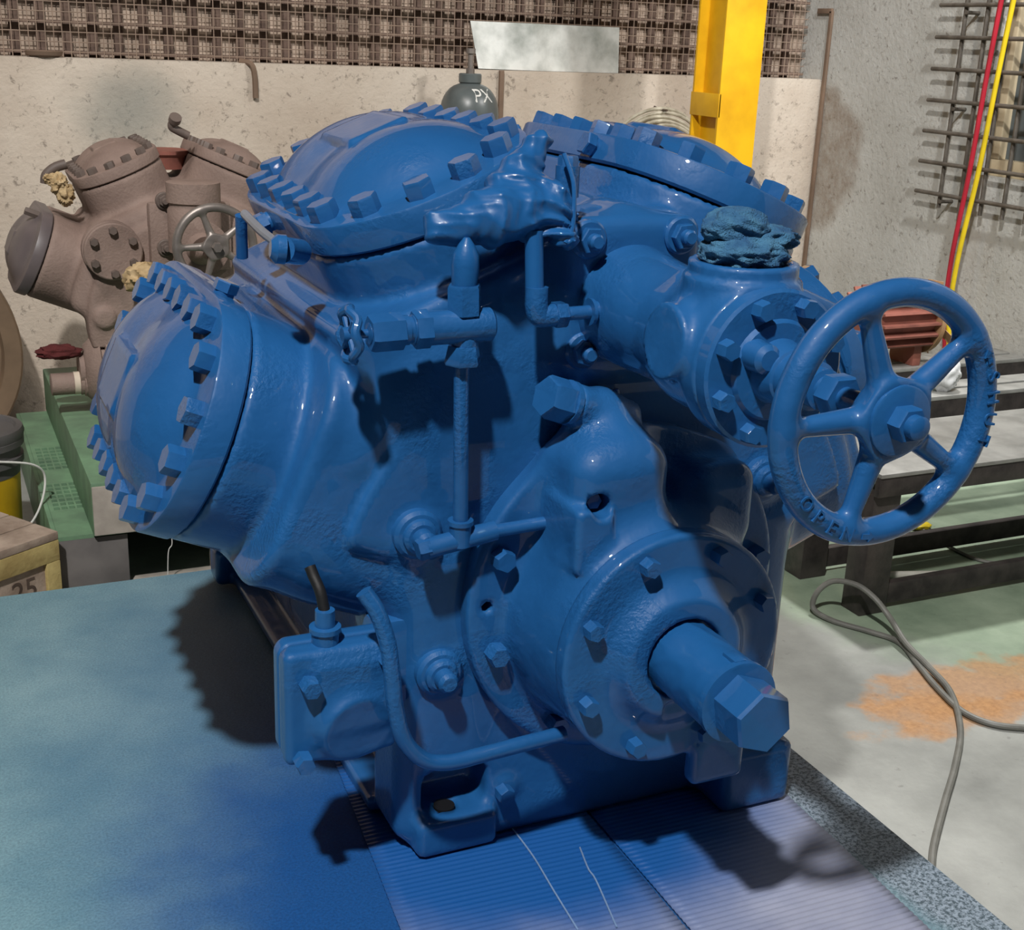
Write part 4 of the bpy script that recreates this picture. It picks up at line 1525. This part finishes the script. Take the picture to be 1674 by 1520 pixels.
ma, mb_ = WY(1400, 540, 3.89), WY(1500, 545, 3.89)
mz = .61
mo = thing('electric_motor', 'red oxide finned electric motor with a bare tan fan', 'motor', ((ma.x + mb_.x) / 2, 3.89, .43))
L_ = mb_.x - ma.x
part('motor_core', lathe((ma.x, 3.89, mz), (1, 0, 0), [(0, .07), (.01, .105), (L_, .105), (L_ + .012, .06), (L_ + .05, .012)], 32), 'motor', mo)
for k in range(18):
    a = 2 * pi * k / 18
    if sin(a) < -.75:
        continue
    u = Vector((0, cos(a), sin(a)))
    w = Vector((0, -sin(a), cos(a)))
    pts = []
    for xx in (ma.x + .02, mb_.x - .01):
        for rr_ in (.10, .138):
            for ss in (-.0045, .0045):
                q = Vector((xx, 3.89, mz)) + u * rr_ + w * ss
                pts.append(q)
    part('fin', (pts, [(0, 1, 3, 2), (4, 6, 7, 5), (0, 2, 6, 4), (1, 5, 7, 3), (2, 3, 7, 6), (0, 4, 5, 1)]), 'motor', mo, False)
part('end_bell', lathe((mb_.x - .012, 3.89, mz), (1, 0, 0), [(0, .142), (.02, .142), (.024, .13)], 32), 'fan', mo)
for k in range(6):
    a = 2 * pi * k / 6 + .5
    u = Vector((0, cos(a), sin(a)))
    w = Vector((0, -sin(a), cos(a)))
    base = Vector((mb_.x + .04, 3.89, mz))
    pts = [base + u * .03 + w * -.015, base + u * .03 + w * .015, base + u * .14 + w * .03 + Vector((.03, 0, 0)), base + u * .145 + w * -.025]
    pts += [q + Vector((.004, 0, 0)) for q in pts]
    part('fan_blade', (pts, [(0, 1, 2, 3), (7, 6, 5, 4), (0, 4, 5, 1), (1, 5, 6, 2), (2, 6, 7, 3), (3, 7, 4, 0)]), 'fan', mo, False)
for x in (ma.x + .04, mb_.x - .07):
    part('foot', box((x, 3.82, .43), (x + .04, 3.96, .53), .004), 'motor', mo)

q = WY(1536, 645, 3.5)
tag(part('paper_wad', crumple((q.x, 3.50, .43 + .062), (.055, .05, .062), 51, .22, 1.6, 44, 30), 'paper', None, True, None), 'crumpled white paper lying on the slotted beam bench', 'paper')


def fl_(x, y, z=.0085):
    return WZ(x, y, z)


pts = [fl_(1523, 1420), fl_(1527, 1380), fl_(1545, 1310), fl_(1562, 1250), fl_(1570, 1190), fl_(1553, 1130, .012), fl_(1513, 1085, .02), fl_(1480, 1050, .03), fl_(1455, 1010, .06), fl_(1430, 978, .10), fl_(1400, 956, .12), fl_(1362, 950, .11), fl_(1336, 968, .07), fl_(1330, 995, .02), fl_(1362, 1015), fl_(1420, 1032), fl_(1470, 1050), fl_(1500, 1085), fl_(1530, 1122), fl_(1572, 1162), fl_(1620, 1183), fl_(1676, 1190), fl_(1740, 1190)]
tag(part('power_cable', tube(pts, .0085, 10), 'cable', None), 'grey cable looped on the floor beside the work platform', 'cable')
pts = [fl_(1492, 855, .006), fl_(1530, 880, .006), fl_(1585, 910, .006), fl_(1640, 922, .006), fl_(1720, 925, .006)]
tag(part('power_cable', tube(pts, .006, 8), 'cable', None), 'thin grey cable on the green floor under the low bench', 'cable')
tag(part('floor_pipe', cyl(fl_(1440, 940, .012), fl_(1560, 938, .012), .012, 12), 'pvc', None), 'off-white pipe lying on the floor behind the low bench leg', 'pipe')
tag(part('red_offcut', cyl(fl_(1562, 938, .012), fl_(1600, 936, .012), .012, 12), 'redhose', None), 'short red hose piece at the end of the white floor pipe', 'hose')
q = fl_(1503, 858, .012)
tag(part('yellow_tie', crumple(q, (.035, .03, .010), 61, .3, 2.5, 24, 16), 'yellowhose', None, True, None), 'bright yellow cord bundle lying on the green floor', 'cord')
